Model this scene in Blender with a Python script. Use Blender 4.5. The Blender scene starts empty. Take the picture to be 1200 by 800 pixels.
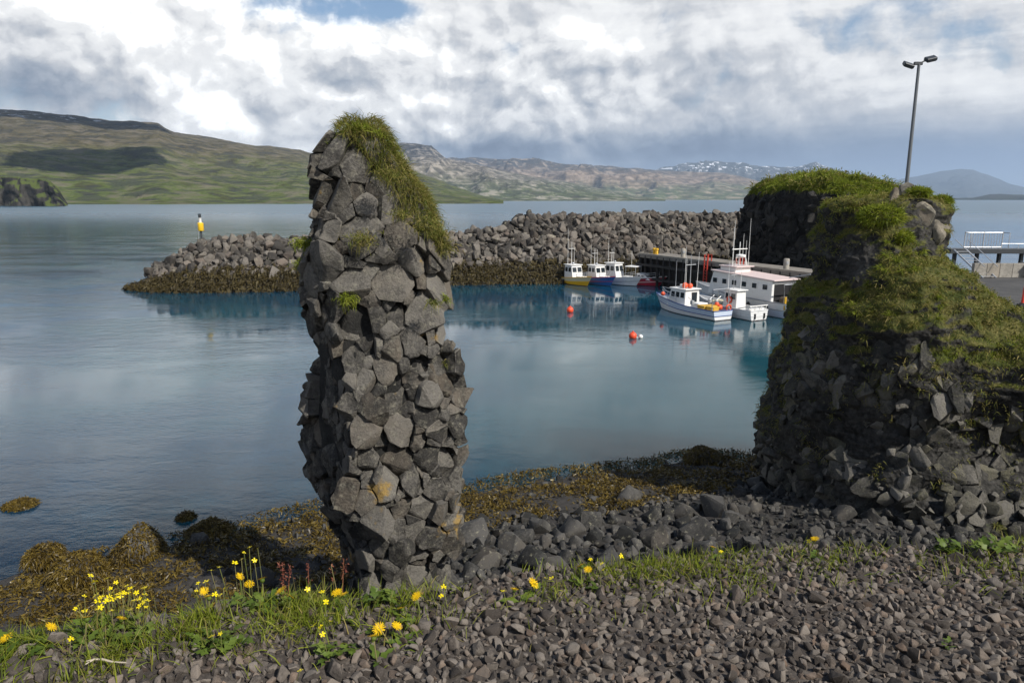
import bpy, bmesh, math, random
import numpy as np
from mathutils import Vector, Matrix

scene = bpy.context.scene
COL = scene.collection
R = math.radians

# ------------------------------------------------------------------ camera
CAM_H = 10.0
PITCH = R(11.5)
F = 820.0                      # focal length in pixels of a 1200 px wide frame
cam_d = bpy.data.cameras.new("camera")
cam_d.sensor_width = 36.0
cam_d.lens = 36.0 * F / 1200.0
cam_d.clip_start = 0.05
cam_d.clip_end = 90000.0
cam = bpy.data.objects.new("camera", cam_d)
COL.objects.link(cam)
cam.location = (0, 0, CAM_H)
cam.rotation_euler = (math.pi / 2 - PITCH, 0, 0)
scene.camera = cam

# ------------------------------------------------------------------ light
SUN_EL = R(42.0)
SUN_AZ = R(132.0)              # clockwise from +Y: behind the camera to the right
sun_dir = Vector((math.sin(SUN_AZ) * math.cos(SUN_EL), math.cos(SUN_AZ) * math.cos(SUN_EL), math.sin(SUN_EL)))
sd = bpy.data.lights.new("sun", 'SUN')
sd.energy = 5.0
sd.angle = R(0.5)
sd.color = (1.0, 0.955, 0.88)
sun = bpy.data.objects.new("sun", sd)
COL.objects.link(sun)
sun.rotation_euler = (-sun_dir).to_track_quat('-Z', 'Y').to_euler()
sun.location = (30, -10, 60)

scene.view_settings.view_transform = 'Standard'
scene.view_settings.look = 'None'
scene.view_settings.gamma = 1.0
scene.view_settings.exposure = 0.22
scene.view_settings.use_curve_mapping = False
scene.cycles.max_bounces = 5
scene.cycles.diffuse_bounces = 2
scene.cycles.glossy_bounces = 2
scene.cycles.transparent_max_bounces = 4
scene.cycles.volume_bounces = 0
scene.cycles.sample_clamp_indirect = 4.0


# ------------------------------------------------------------------ small node language
class V:
    """A float socket with arithmetic."""
    def __init__(s, t, sock): s.t, s.s = t, sock
    def _m(s, op, *a, clamp=False):
        n = s.t.nodes.new('ShaderNodeMath'); n.operation = op; n.use_clamp = clamp
        for i, x in enumerate((s,) + a):
            if isinstance(x, V): s.t.links.new(x.s, n.inputs[i])
            else: n.inputs[i].default_value = x
        return V(s.t, n.outputs[0])
    def __add__(s, o): return s._m('ADD', o)
    __radd__ = __add__
    def __sub__(s, o): return s._m('SUBTRACT', o)
    def __rsub__(s, o): return (s * -1.0) + o
    def __mul__(s, o): return s._m('MULTIPLY', o)
    __rmul__ = __mul__
    def __truediv__(s, o): return s._m('DIVIDE', o)
    def pow(s, e): return s._m('POWER', e)
    def abs(s): return s._m('ABSOLUTE')
    def max(s, o): return s._m('MAXIMUM', o)
    def min(s, o): return s._m('MINIMUM', o)
    def fract(s): return s._m('FRACT')
    def exp(s): return s._m('EXPONENT')
    def sin(s): return s._m('SINE')
    def clamp(s): return s._m('ADD', 0.0, clamp=True)
    def ss(s, a, b, lo=0.0, hi=1.0):
        n = s.t.nodes.new('ShaderNodeMapRange'); n.interpolation_type = 'SMOOTHSTEP'
        s.t.links.new(s.s, n.inputs['Value'])
        n.inputs['From Min'].default_value = a; n.inputs['From Max'].default_value = b
        n.inputs['To Min'].default_value = lo; n.inputs['To Max'].default_value = hi
        return V(s.t, n.outputs[0])


class T:
    """A node tree with short constructors."""
    def __init__(s, tree): s.t = tree; s.l = tree.links
    def n(s, kind, **kw):
        nd = s.t.nodes.new(kind)
        for k, v in kw.items(): setattr(nd, k, v)
        return nd
    def put(s, sock, v):
        if isinstance(v, V): s.l.new(v.s, sock)
        elif hasattr(v, 'is_output'): s.l.new(v, sock)
        else: sock.default_value = v
    def xyz(s, vec):
        nd = s.n('ShaderNodeSeparateXYZ'); s.l.new(vec, nd.inputs[0])
        return [V(s.t, o) for o in nd.outputs]
    def vec(s, x, y, z):
        nd = s.n('ShaderNodeCombineXYZ')
        for i, v in enumerate((x, y, z)): s.put(nd.inputs[i], v)
        return nd.outputs[0]
    def mapv(s, vec, scale=(1, 1, 1), loc=(0, 0, 0), rot=(0, 0, 0)):
        nd = s.n('ShaderNodeMapping'); s.l.new(vec, nd.inputs['Vector'])
        nd.inputs['Scale'].default_value = scale; nd.inputs['Location'].default_value = loc
        nd.inputs['Rotation'].default_value = rot
        return nd.outputs[0]
    def addv(s, a, b, k=1.0):
        nd = s.n('ShaderNodeVectorMath', operation='MULTIPLY_ADD')
        s.l.new(b, nd.inputs[0]); nd.inputs[1].default_value = (k, k, k); s.l.new(a, nd.inputs[2])
        return nd.outputs[0]
    def noise(s, vec, scale=1.0, detail=4.0, rough=0.5, dist=0.0, color=False, lac=2.0):
        nd = s.n('ShaderNodeTexNoise'); s.l.new(vec, nd.inputs['Vector'])
        nd.inputs['Scale'].default_value = scale; nd.inputs['Detail'].default_value = detail
        nd.inputs['Roughness'].default_value = rough; nd.inputs['Distortion'].default_value = dist
        nd.inputs['Lacunarity'].default_value = lac
        return nd.outputs['Color'] if color else V(s.t, nd.outputs['Fac'])
    def voro(s, vec, scale=1.0, feature='F1', out='Distance', rnd=1.0):
        nd = s.n('ShaderNodeTexVoronoi', feature=feature); s.l.new(vec, nd.inputs['Vector'])
        nd.inputs['Scale'].default_value = scale; nd.inputs['Randomness'].default_value = rnd
        o = nd.outputs[out]
        return V(s.t, o) if out == 'Distance' else o
    def mix(s, f, a, b):
        nd = s.n('ShaderNodeMix', data_type='RGBA')
        s.put(nd.inputs[0], f)
        for i, c in ((6, a), (7, b)):
            if hasattr(c, 'is_output'): s.l.new(c, nd.inputs[i])
            else: nd.inputs[i].default_value = (*c, 1.0)
        return nd.outputs[2]
    def mulc(s, c, f):
        nd = s.n('ShaderNodeVectorMath', operation='SCALE')
        s.l.new(c, nd.inputs[0]); s.put(nd.inputs['Scale'], f)
        return nd.outputs[0]
    def ramp(s, f, stops):
        nd = s.n('ShaderNodeValToRGB'); s.put(nd.inputs[0], f)
        cr = nd.color_ramp
        while len(cr.elements) < len(stops): cr.elements.new(0.5)
        for e, (p, c) in zip(cr.elements, stops): e.position = p; e.color = (*c, 1.0)
        return nd.outputs[0]
    def bump(s, h, strength=1.0, dist=0.1, normal=None):
        nd = s.n('ShaderNodeBump'); s.put(nd.inputs['Height'], h)
        s.put(nd.inputs['Strength'], strength); nd.inputs['Distance'].default_value = dist
        if normal is not None: s.l.new(normal, nd.inputs['Normal'])
        return nd.outputs[0]


def ray(px, py):
    """Direction through a photograph pixel (1200x800)."""
    cx, cy = (px - 600) / F, (400 - py) / F
    return Vector((cx, math.cos(PITCH) + cy * math.sin(PITCH), -math.sin(PITCH) + cy * math.cos(PITCH)))
def at_y(px, py, y):
    d = ray(px, py); return Vector((0, 0, CAM_H)) + d * (y / d.y)
def at_z(px, py, z):
    d = ray(px, py); return Vector((0, 0, CAM_H)) + d * ((z - CAM_H) / d.z)
def azel(px, py):
    d = ray(px, py).normalized(); return math.atan2(d.x, d.y), math.asin(d.z)

# ------------------------------------------------------------------ sky
world = bpy.data.worlds.new("World")
scene.world = world
world.use_nodes = True
def build_world():
    t = world.node_tree; t.nodes.clear(); g = T(t)
    out = g.n('ShaderNodeOutputWorld'); bg = g.n('ShaderNodeBackground')
    g.l.new(bg.outputs[0], out.inputs[0])
    sky = g.n('ShaderNodeTexSky', sky_type='NISHITA', sun_disc=False, sun_elevation=SUN_EL, sun_rotation=SUN_AZ)
    sky.air_density = 1.0; sky.dust_density = 0.6; sky.ozone_density = 2.0
    tc = g.n('ShaderNodeTexCoord')
    d = tc.outputs['Generated']
    x, y, z = g.xyz(d)
    el = z._m('ARCSINE'); az = x._m('ARCTAN2', y)
    def blob(px, py, wpx, hpx):
        a0, e0 = azel(px, py)
        u = (az - a0) * (F / wpx); v = (el - e0) * (F / hpx)
        return ((u * u + v * v) * -1.0).exp()
    zs = z.max(-0.02)
    P = g.vec(x, y, zs * 1.25)
    warp = g.noise(P, 5.0, 3.0, 0.5, color=True)
    Pw = g.addv(P, warp, 0.07)
    fw = g.noise(P, 30.0, 4.0, 0.6, color=True)
    Pf = g.addv(Pw, fw, 0.018)
    def shift(v, o):
        nd = g.n('ShaderNodeVectorMath', operation='ADD'); g.l.new(v, nd.inputs[0]); nd.inputs[1].default_value = o
        return nd.outputs[0]
    def billow(v):                                         # rounded heaps, 0..1
        a = 1.0 - g.voro(v, 6.0); c = 1.0 - g.voro(v, 15.0)
        return a * 0.40 + c * 0.22 + (1.0 - g.voro(v, 36.0)) * 0.12 + g.noise(v, 5.0, 6.0, 0.56) * 0.5
    nA = g.noise(Pf, 6.0, 10.0, 0.60)
    h0 = billow(Pf)
    relief = h0 - billow(shift(Pf, (0.012, -0.002, 0.024)))
    fine = nA - g.noise(shift(Pf, (0.004, 0.0, 0.008)), 6.0, 10.0, 0.60)
    PS = g.vec(x, y, zs * 7.0)
    st = g.noise(g.addv(PS, warp, 0.18), 4.2, 9.0, 0.58)   # layered streaks
    st2 = g.noise(g.addv(PS, warp, 0.10), 11.0, 8.0, 0.6)
    # where the heaps are and where the flat layers are
    heap = (blob(200, 0, 380, 230) + blob(640, 120, 330, 75) * 0.8).clamp()
    layer = 1.0 - heap
    # coverage
    hole = blob(385, 2, 80, 28) * 0.9 + blob(470, 12, 40, 14) * 0.45 + blob(985, 45, 170, 36) * 0.24 + blob(875, 40, 40, 40) * 0.24 \
        + blob(1110, 8, 130, 34) * 0.26
    high = el.ss(R(15.5), R(30)) * (1.0 - blob(40, -60, 230, 100) * 0.9)
    dens = (nA - 0.5) * 2.6 + (h0 - 0.68) * 0.8 + (st - 0.5) * 0.5 + 1.0 - hole * 0.95 - high * 1.0
    cover = dens.ss(0.12, 0.62)
    # brightness of the cloud, 0..1
    b = 0.93 + relief * (heap * 1.9 + 0.35) + fine * (heap * 1.9 + 0.5) + (h0 - 0.68) * 0.55 * heap + (nA - 0.5) * 0.36 \
        + (st - 0.5) * (layer * 0.75 + 0.08) + (st2 - 0.5) * layer * 0.3
    b = b + blob(130, -40, 210, 150) * 0.34 + blob(620, 85, 70, 35) * 0.12 + blob(300, 105, 90, 25) * 0.08 + blob(560, 40, 110, 30) * 0.10 + blob(1120, 130, 130, 30) * 0.06
    b = b - blob(45, 100, 85, 42) * 0.42 - blob(690, 182, 270, 20) * 0.62 - blob(880, 165, 200, 34) * 0.34 - blob(560, 175, 90, 22) * 0.22 \
        - blob(1150, 195, 200, 40) * 0.52 - blob(480, 130, 60, 40) * 0.10 - blob(760, 68, 110, 8) * 0.24 - blob(700, 82, 90, 5) * 0.14 - blob(420, 95, 60, 26) * 0.16 - blob(640, 150, 110, 22) * 0.16 - blob(1000, 60, 240, 60) * 0.12 - blob(10, 10, 60, 40) * 0.06
    b = b - el.ss(R(4.5), R(-1.0)) * az.ss(R(-32), R(-4)) * 0.22
    b = b - high * 0.18
    bc = b.ss(0.0, 1.12)
    ccol = g.ramp(b / 1.3, [(0.0, (0.115, 0.14, 0.20)), (0.19, (0.20, 0.24, 0.31)), (0.38, (0.36, 0.395, 0.45)),
                      (0.575, (0.585, 0.595, 0.615)), (0.70, (0.80, 0.80, 0.80)), (0.82, (0.90, 0.897, 0.885)), (1.0, (1.30, 1.29, 1.26))])
    # clear patches low in the right stay bluish
    ccol = g.mix(blob(1160, 198, 260, 34) * 0.85, ccol, (0.225, 0.31, 0.475))
    ccol = g.mulc(ccol, 10.0)                              # the background strength is 0.1
    col = g.mix(cover, sky.outputs[0], ccol)
    g.l.new(col, bg.inputs['Color'])
    bg.inputs['Strength'].default_value = 0.1
build_world()
world.cycles.sampling_method = 'MANUAL'
world.cycles.sample_map_resolution = 512

# ------------------------------------------------------------------ numpy noise
def _hash(ix, iy, iz, seed):
    h = (ix.astype(np.int64) * 374761393 + iy.astype(np.int64) * 668265263 + iz.astype(np.int64) * 2147483647 + seed * 1274126177) & 0xFFFFFFFF
    h = ((h ^ (h >> 13)) * 1274126177) & 0xFFFFFFFF
    h = ((h ^ (h >> 16)) * 2246822519) & 0xFFFFFFFF
    return ((h ^ (h >> 15)) & 0xFFFFFF) / float(0xFFFFFF)
def vnoise(p, seed=0):
    p = np.asarray(p, float); i = np.floor(p).astype(np.int64); f = p - i; f = f * f * f * (f * (f * 6 - 15) + 10)
    r = 0
    for dx in (0, 1):
        wx = f[..., 0] if dx else 1 - f[..., 0]
        for dy in (0, 1):
            wy = f[..., 1] if dy else 1 - f[..., 1]
            for dz in (0, 1):
                wz = f[..., 2] if dz else 1 - f[..., 2]
                r = r + wx * wy * wz * _hash(i[..., 0] + dx, i[..., 1] + dy, i[..., 2] + dz, seed)
    return r * 2 - 1
def fbm(p, octs=4, seed=0, rough=0.5, ridged=False):
    p = np.asarray(p, float); a = 1.0; s = 0; tot = 0
    for o in range(octs):
        n = vnoise(p * 2.0 ** o + o * 17.3, seed + o)
        if ridged: n = 1 - 2 * np.abs(n)
        s = s + a * n; tot += a; a *= rough
    return s / tot
def P2(x, y, z=0.0):
    x, y, z = np.broadcast_arrays(np.asarray(x, float), np.asarray(y, float), np.asarray(z, float))
    return np.stack([x, y, z], -1)
def sstep(a, b, x):
    t = np.clip((np.asarray(x, float) - a) / (b - a), 0, 1); return t * t * (3 - 2 * t)

# ------------------------------------------------------------------ objects
def link(name, data, parent=None):
    o = bpy.data.objects.new(name, data); COL.objects.link(o)
    if parent is not None: o.parent = parent
    return o
def tag(o, label=None, category=None, group=None, kind=None):
    if label: o["label"] = label
    if category: o["category"] = category
    if group: o["group"] = group
    if kind: o["kind"] = kind
    return o
def thing(name, loc, label, category, group=None, rz=0.0):
    o = link(name, None); o.location = loc; o.rotation_euler = (0, 0, rz); o.empty_display_size = 0.3
    return tag(o, label, category, group)
def arr_mesh(name, v, f, mat=None, smooth=False, sharp=None):
    """Mesh from vertex array and an (n,k) face index array."""
    v = np.ascontiguousarray(v, np.float32); f = np.ascontiguousarray(f, np.int32)
    k = f.shape[1]; m = bpy.data.meshes.new(name)
    m.vertices.add(len(v)); m.vertices.foreach_set("co", v.ravel())
    m.loops.add(f.size); m.loops.foreach_set("vertex_index", f.ravel())
    m.polygons.add(len(f)); m.polygons.foreach_set("loop_start", np.arange(0, f.size, k, dtype=np.int32))
    m.update(calc_edges=True)
    m.polygons.foreach_set("use_smooth", np.full(len(f), bool(smooth)))
    if smooth and sharp: m.set_sharp_from_angle(angle=R(sharp))
    if mat: m.materials.append(mat)
    m.update()
    return m
def bm_mesh(name, bm, mat=None, smooth=False, sharp=None):
    m = bpy.data.meshes.new(name); bm.normal_update(); bm.to_mesh(m); bm.free()
    if smooth:
        m.polygons.foreach_set("use_smooth", np.ones(len(m.polygons), bool))
        if sharp: m.set_sharp_from_angle(angle=R(sharp))
    if mat: m.materials.append(mat)
    return m
def mesh_arrays(m):
    """Vertices and triangles of a mesh."""
    m.calc_loop_triangles()
    v = np.empty(len(m.vertices) * 3, np.float32); m.vertices.foreach_get("co", v)
    t = np.empty(len(m.loop_triangles) * 3, np.int32); m.loop_triangles.foreach_get("vertices", t)
    return v.reshape(-1, 3).astype(float), t.reshape(-1, 3)
def grid_faces(nu, nv, wrap=False):
    i, j = np.meshgrid(np.arange(nv - 1), np.arange(nu if wrap else nu - 1), indexing='ij')
    j2 = (j + 1) % nu
    return np.stack([i * nu + j, i * nu + j2, (i + 1) * nu + j2, (i + 1) * nu + j], -1).reshape(-1, 4)

# mesh bits collected in a bmesh
def b_box(bm, c, s, rz=0.0, rot=None, taper=1.0):
    m = Matrix.Translation(Vector(c)) @ (rot if rot is not None else Matrix.Rotation(rz, 4, 'Z')) @ Matrix.Diagonal((*s, 1))
    r = bmesh.ops.create_cube(bm, size=1.0, matrix=Matrix.Identity(4))
    for v in r['verts']:
        if taper != 1.0 and v.co.z > 0: v.co.x *= taper; v.co.y *= taper
        v.co = m @ v.co
    return r['verts']
def b_tube(bm, pts, rad, seg=8, cap=True):
    pts = [Vector(p) for p in pts]
    rads = rad if isinstance(rad, (list, tuple)) else [rad] * len(pts)
    rings = []
    for i, p in enumerate(pts):
        d = (pts[min(i + 1, len(pts) - 1)] - pts[max(i - 1, 0)]).normalized()
        a = d.cross(Vector((0, 0, 1)) if abs(d.z) < 0.95 else Vector((1, 0, 0))).normalized(); b = d.cross(a)
        rings.append([bm.verts.new(p + (a * math.cos(2 * math.pi * k / seg) + b * math.sin(2 * math.pi * k / seg)) * rads[i]) for k in range(seg)])
    for r0, r1 in zip(rings, rings[1:]):
        for k in range(seg): bm.faces.new((r0[k], r0[(k + 1) % seg], r1[(k + 1) % seg], r1[k]))
    if cap: bm.faces.new(list(reversed(rings[0]))); bm.faces.new(rings[-1])
def b_lathe(bm, prof, seg=12, c=(0, 0, 0)):
    rings = []
    for r, z in prof:
        rings.append([bm.verts.new((c[0] + r * math.cos(2 * math.pi * k / seg), c[1] + r * math.sin(2 * math.pi * k / seg), c[2] + z)) for k in range(seg)])
    for r0, r1 in zip(rings, rings[1:]):
        for k in range(seg): bm.faces.new((r0[k], r0[(k + 1) % seg], r1[(k + 1) % seg], r1[k]))
    bm.faces.new(list(reversed(rings[0]))); bm.faces.new(rings[-1])
def bevel(bm, w, seg=1):
    bmesh.ops.bevel(bm, geom=list(bm.edges), offset=w, segments=seg, affect='EDGES', profile=0.5)
def box_part(name, c, s, mat, parent, bev=0.0, rz=0.0, rot=None, taper=1.0):
    bm = bmesh.new(); b_box(bm, c, s, rz, rot, taper)
    if bev: bevel(bm, bev)
    return link(name, bm_mesh(name, bm, mat), parent)
def tube_part(name, pts, rad, mat, parent, seg=8):
    bm = bmesh.new(); b_tube(bm, pts, rad, seg)
    return link(name, bm_mesh(name, bm, mat, True, 50), parent)
def tubes_part(name, lines, rad, mat, parent, seg=6):
    bm = bmesh.new()
    for p in lines: b_tube(bm, p, rad, seg)
    return link(name, bm_mesh(name, bm, mat, True, 50), parent)

# ------------------------------------------------------------------ rocks
def rock_shape(seed, npts=13, bev=0.06, cuts=0, rough=0.0, boxy=0.75, size=(1, 1, 1)):
    """An angular broken stone of about unit diameter."""
    rng = np.random.default_rng(seed); bm = bmesh.new()
    p = rng.normal(size=(npts, 3)); p /= np.linalg.norm(p, axis=1)[:, None]
    p = np.sign(p) * np.abs(p) ** boxy
    p *= 0.5 * (0.85 + 0.3 * rng.random((npts, 1))) * np.array(size)
    for q in p: bm.verts.new(q)
    r = bmesh.ops.convex_hull(bm, input=list(bm.verts))
    bmesh.ops.delete(bm, geom=[g for g in r['geom_interior'] if isinstance(g, bmesh.types.BMVert)], context='VERTS')
    bmesh.ops.dissolve_limit(bm, angle_limit=R(14), verts=list(bm.verts), edges=list(bm.edges))
    if bev: bmesh.ops.bevel(bm, geom=list(bm.edges), offset=bev, segments=1, affect='EDGES', profile=0.5, clamp_overlap=True)
    bmesh.ops.triangulate(bm, faces=list(bm.faces))
    bmesh.ops.remove_doubles(bm, verts=list(bm.verts), dist=0.004)
    if cuts:
        bmesh.ops.subdivide_edges(bm, edges=[e for e in bm.edges if e.calc_length() > 0.16], cuts=cuts, use_grid_fill=True)
        bmesh.ops.triangulate(bm, faces=list(bm.faces))
        bm.normal_update()
        co = np.array([v.co for v in bm.verts]); no = np.array([v.normal for v in bm.verts])
        co += no * (fbm(co * 4.5 + seed, 3, seed)[:, None] * rough)
        for v, c in zip(bm.verts, co): v.co = c
    return bm
def rock_mesh(name, seed, mat, **kw):
    return bm_mesh(name, rock_shape(seed, **kw), mat, True, 28)

def rand_rot(rng, n):
    """n random rotation matrices."""
    q = rng.normal(size=(n, 4)); q /= np.linalg.norm(q, axis=1)[:, None]
    w, x, y, z = q.T
    return np.stack([np.stack([1 - 2 * (y * y + z * z), 2 * (x * y - z * w), 2 * (x * z + y * w)], -1),
                     np.stack([2 * (x * y + z * w), 1 - 2 * (x * x + z * z), 2 * (y * z - x * w)], -1),
                     np.stack([2 * (x * z - y * w), 2 * (y * z + x * w), 1 - 2 * (x * x + y * y)], -1)], 1)
def joined(name, variants, pos, size, rng, mat, parent=None, smooth=True, rots=None, sharp=28):
    """One mesh of many copies of the variants: pos (n,3), size (n,3)."""
    n = len(pos); rots = rand_rot(rng, n) if rots is None else rots
    which = rng.integers(0, len(variants), n); vs, fs, base = [], [], 0
    arrs = [mesh_arrays(m) for m in variants]
    for k, (v, f) in enumerate(arrs):
        idx = np.nonzero(which == k)[0]
        if not len(idx): continue
        w = np.einsum('nij,vj->nvi', rots[idx], v) * size[idx][:, None, :] + pos[idx][:, None, :]
        ff = f[None] + (np.arange(len(idx)) * len(v))[:, None, None] + base
        vs.append(w.reshape(-1, 3)); fs.append(ff.reshape(-1, 3)); base += len(idx) * len(v)
    m = arr_mesh(name, np.concatenate(vs), np.concatenate(fs), mat, smooth, sharp)
    return link(name, m, parent)
def rock_objs(name, variants, pos, size, rng, parent):
    """Separate objects that share the variants' meshes."""
    out = []
    for p, s in zip(pos, size):
        o = link(name, variants[int(rng.integers(len(variants)))], parent)
        o.location = p; o.rotation_euler = rng.random(3) * 6.28; o.scale = s
        out.append(o)
    return out
def in_view(p):
    """Photograph pixel and depth of world points (n,3)."""
    q = np.asarray(p, float) - np.array([0, 0, CAM_H])
    depth = q[:, 1] * math.cos(PITCH) - q[:, 2] * math.sin(PITCH)
    up = q[:, 1] * math.sin(PITCH) + q[:, 2] * math.cos(PITCH)
    return 600 + F * q[:, 0] / depth, 400 - F * up / depth, depth
def split_largest(pos, size, n, ok=None):
    """Indices of the n that show largest inside the frame, and the rest."""
    px, py, dep = in_view(pos)
    s = size.max(1) / np.maximum(dep, 0.1)
    vis = (dep > 0.3) & (px > -10) & (px < 1210) & (py > -10) & (py < 810)
    if ok is not None: vis &= ok
    s = np.where(vis, s, 0); order = np.argsort(-s)
    n = min(n, int(vis.sum()))
    return order[:n], order[n:]
def sample_tris(v, f, n, rng, weight=None):
    """Random points and normals on a triangle mesh; weight(points, normals) in 0..1 thins them."""
    a, b, c = v[f[:, 0]], v[f[:, 1]], v[f[:, 2]]
    cr = np.cross(b - a, c - a); ar = np.linalg.norm(cr, axis=1) / 2
    nn = cr / np.maximum(np.linalg.norm(cr, axis=1), 1e-12)[:, None]
    k = rng.choice(len(f), n, p=ar / ar.sum()); u, w = rng.random((2, n)); fl = u + w > 1; u[fl], w[fl] = 1 - u[fl], 1 - w[fl]
    p = a[k] + (b - a)[k] * u[:, None] + (c - a)[k] * w[:, None]; nn = nn[k]
    if weight is not None:
        keep = rng.random(n) < weight(p, nn); p, nn = p[keep], nn[keep]
    return p, nn
def poisson_thin(p, r, rng=None):
    """Greedy thinning so that no two kept points are closer than r (scalar or per point)."""
    r = np.broadcast_to(np.asarray(r, float), (len(p),)); cell = float(r.max()); grid = {}; keep = []
    for i in range(len(p)):
        k = tuple(np.floor(p[i] / cell).astype(int)); ok = True
        for dx in (-1, 0, 1):
            for dy in (-1, 0, 1):
                for dz in (-1, 0, 1):
                    for j in grid.get((k[0] + dx, k[1] + dy, k[2] + dz), ()):
                        d = p[i] - p[j]
                        if d @ d < (0.5 * (r[i] + r[j])) ** 2: ok = False; break
                    if not ok: break
                if not ok: break
            if not ok: break
        if ok: keep.append(i); grid.setdefault(k, []).append(i)
    return np.array(keep, int)

# ------------------------------------------------------------------ grass and weed blades
def blades(name, pos, nrm, length, width, rng, mat, parent=None, lean=0.5, droop=0.6, segs=3, bias=(0, 0, 0)):
    """Curved tapering blades, one joined mesh."""
    n = len(pos); L = length * (0.55 + 0.9 * rng.random(n)); W = width * (0.6 + 0.8 * rng.random(n))
    d = nrm + rng.normal(size=(n, 3)) * lean + np.array(bias); d /= np.linalg.norm(d, axis=1)[:, None]
    side = np.cross(d, rng.normal(size=(n, 3))); side /= np.linalg.norm(side, axis=1)[:, None]
    dr = droop * (0.3 + rng.random(n)); vs = []
    for k in range(segs + 1):
        t = k / segs
        c = pos + d * (L * t)[:, None]; c[:, 2] -= dr * L * t * t
        w = (W * (1 - t) ** 0.7 * (0.75 if k == 0 else 1))[:, None] * side * 0.5
        if k < segs: vs += [c - w, c + w]
        else: vs += [c]
    nv = 2 * segs + 1; v = np.stack(vs, 1).reshape(-1, 3); fs = []
    for k in range(segs - 1): a = 2 * k; fs += [(a, a + 1, a + 3), (a, a + 3, a + 2)]
    a = 2 * (segs - 1); fs += [(a, a + 1, a + 2)]
    f = (np.array(fs)[None] + (np.arange(n) * nv)[:, None, None]).reshape(-1, 3)
    return link(name, arr_mesh(name, v, f, mat, True), parent)

# ------------------------------------------------------------------ materials
def new_mat(name):
    m = bpy.data.materials.new(name); m.use_nodes = True; t = m.node_tree; t.nodes.clear(); g = T(t)
    out = g.n('ShaderNodeOutputMaterial'); p = g.n('ShaderNodeBsdfPrincipled'); g.l.new(p.outputs[0], out.inputs[0])
    return m, g, p
def setp(g, p, color=None, rough=None, normal=None, metal=None, spec=None):
    if color is not None:
        if hasattr(color, 'is_output'): g.l.new(color, p.inputs['Base Color'])
        else: p.inputs['Base Color'].default_value = (*color, 1)
    if rough is not None: g.put(p.inputs['Roughness'], rough)
    if normal is not None: g.l.new(normal, p.inputs['Normal'])
    if metal is not None: p.inputs['Metallic'].default_value = metal
    if spec is not None: p.inputs['Specular IOR Level'].default_value = spec
def pos_of(g): return g.n('ShaderNodeNewGeometry').outputs['Position']
def local_of(g): return g.n('ShaderNodeTexCoord').outputs['Object']
def piece_random(g):
    a = V(g.t, g.n('ShaderNodeObjectInfo').outputs['Random']); b = V(g.t, g.n('ShaderNodeNewGeometry').outputs['Random Per Island'])
    return (a + b).fract()
def paint(name, c, rough=0.4, dirt=0.25, metal=0.0, scale=2.0):
    """Weathered paint or plastic."""
    m, g, p = new_mat(name); P = local_of(g)
    n = g.noise(P, scale, 6, 0.6); s = g.noise(g.mapv(P, (3, 3, 0.5)), scale * 2, 5, 0.65)
    col = g.mix(((n * 0.5 + s * 0.5).ss(0.5, 0.75)) * dirt, c, tuple(x * 0.35 + 0.02 for x in c))
    setp(g, p, col, n * 0.25 + (rough - 0.1), g.bump(n, 0.15, 0.01), metal)
    return m
def stone_mat(name, dark, light, warm, scale=6.0, bump=1.0, bdist=0.03, lichen=0.0, lichen_col=(0.30, 0.28, 0.20), ochre=0.0, vary=0.5, wet=0.0, rough=0.88, mid=0.0):
    m, g, p = new_mat(name); P = pos_of(g); r = piece_random(g)
    n1 = g.noise(P, scale * 0.5, 6, 0.6); n2 = g.noise(P, scale * 4, 8, 0.65); n3 = g.noise(P, scale * 22, 4, 0.6)
    f = (n1 * 0.9 + n2 * 0.55 + (r - 0.5) * vary - 0.22)
    col = g.mix(f.ss(0.27, 0.76), dark, light)
    r2 = (r * 7.31).fract()
    col = g.mix(r2.ss(0.55, 1.0) * 0.65 * n1.ss(0.25, 0.7), col, warm)
    col = g.mix(n3.ss(0.58, 0.75) * 0.35, col, tuple(min(1, x * 1.8) for x in light))
    col = g.mix(n3.ss(0.45, 0.28) * 0.6, col, tuple(x * 0.45 for x in dark))
    if lichen:
        lm = g.noise(P, scale * 1.4, 9, 0.7).ss(0.60 - lichen * 0.2, 0.70) * n2.ss(0.3, 0.6)
        col = g.mix(lm * 0.75, col, lichen_col)
    if ochre:
        om = g.noise(g.mapv(P, loc=(4.1, 7.7, 2.2)), 1.1, 8, 0.68).ss(0.68 - ochre * 0.1, 0.76 - ochre * 0.1)
        col = g.mix(om * 0.8, col, (0.30, 0.19, 0.045))
    h = g.noise(P, scale * 1.7, 4, 0.6) * mid + n2 * 0.6 + n3 * 0.3 + g.voro(P, scale * 2.2, 'DISTANCE_TO_EDGE').min(0.06) * 3.0 * 0.35
    setp(g, p, col, rough - wet * 0.4 + n2 * 0.1, g.bump(h, bump, bdist), spec=0.3 + wet)
    return m
def leaf_mat(name, stops, rough=0.6, trans=0.25):
    """Blades and leaves, coloured per piece."""
    m, g, p = new_mat(name); r = piece_random(g)
    n = g.noise(pos_of(g), 1.7, 3, 0.5)
    col = g.ramp((r * 0.65 + n * 0.7 - 0.18).clamp(), stops)
    setp(g, p, col, rough, spec=0.25)
    if trans:
        tr = g.n('ShaderNodeBsdfTranslucent'); g.l.new(col, tr.inputs['Color']); mx = g.n('ShaderNodeMixShader'); mx.inputs[0].default_value = trans
        g.l.new(p.outputs[0], mx.inputs[1]); g.l.new(tr.outputs[0], mx.inputs[2])
        g.l.new(mx.outputs[0], [x for x in g.t.nodes if x.type == 'OUTPUT_MATERIAL'][0].inputs[0])
    return m

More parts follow.
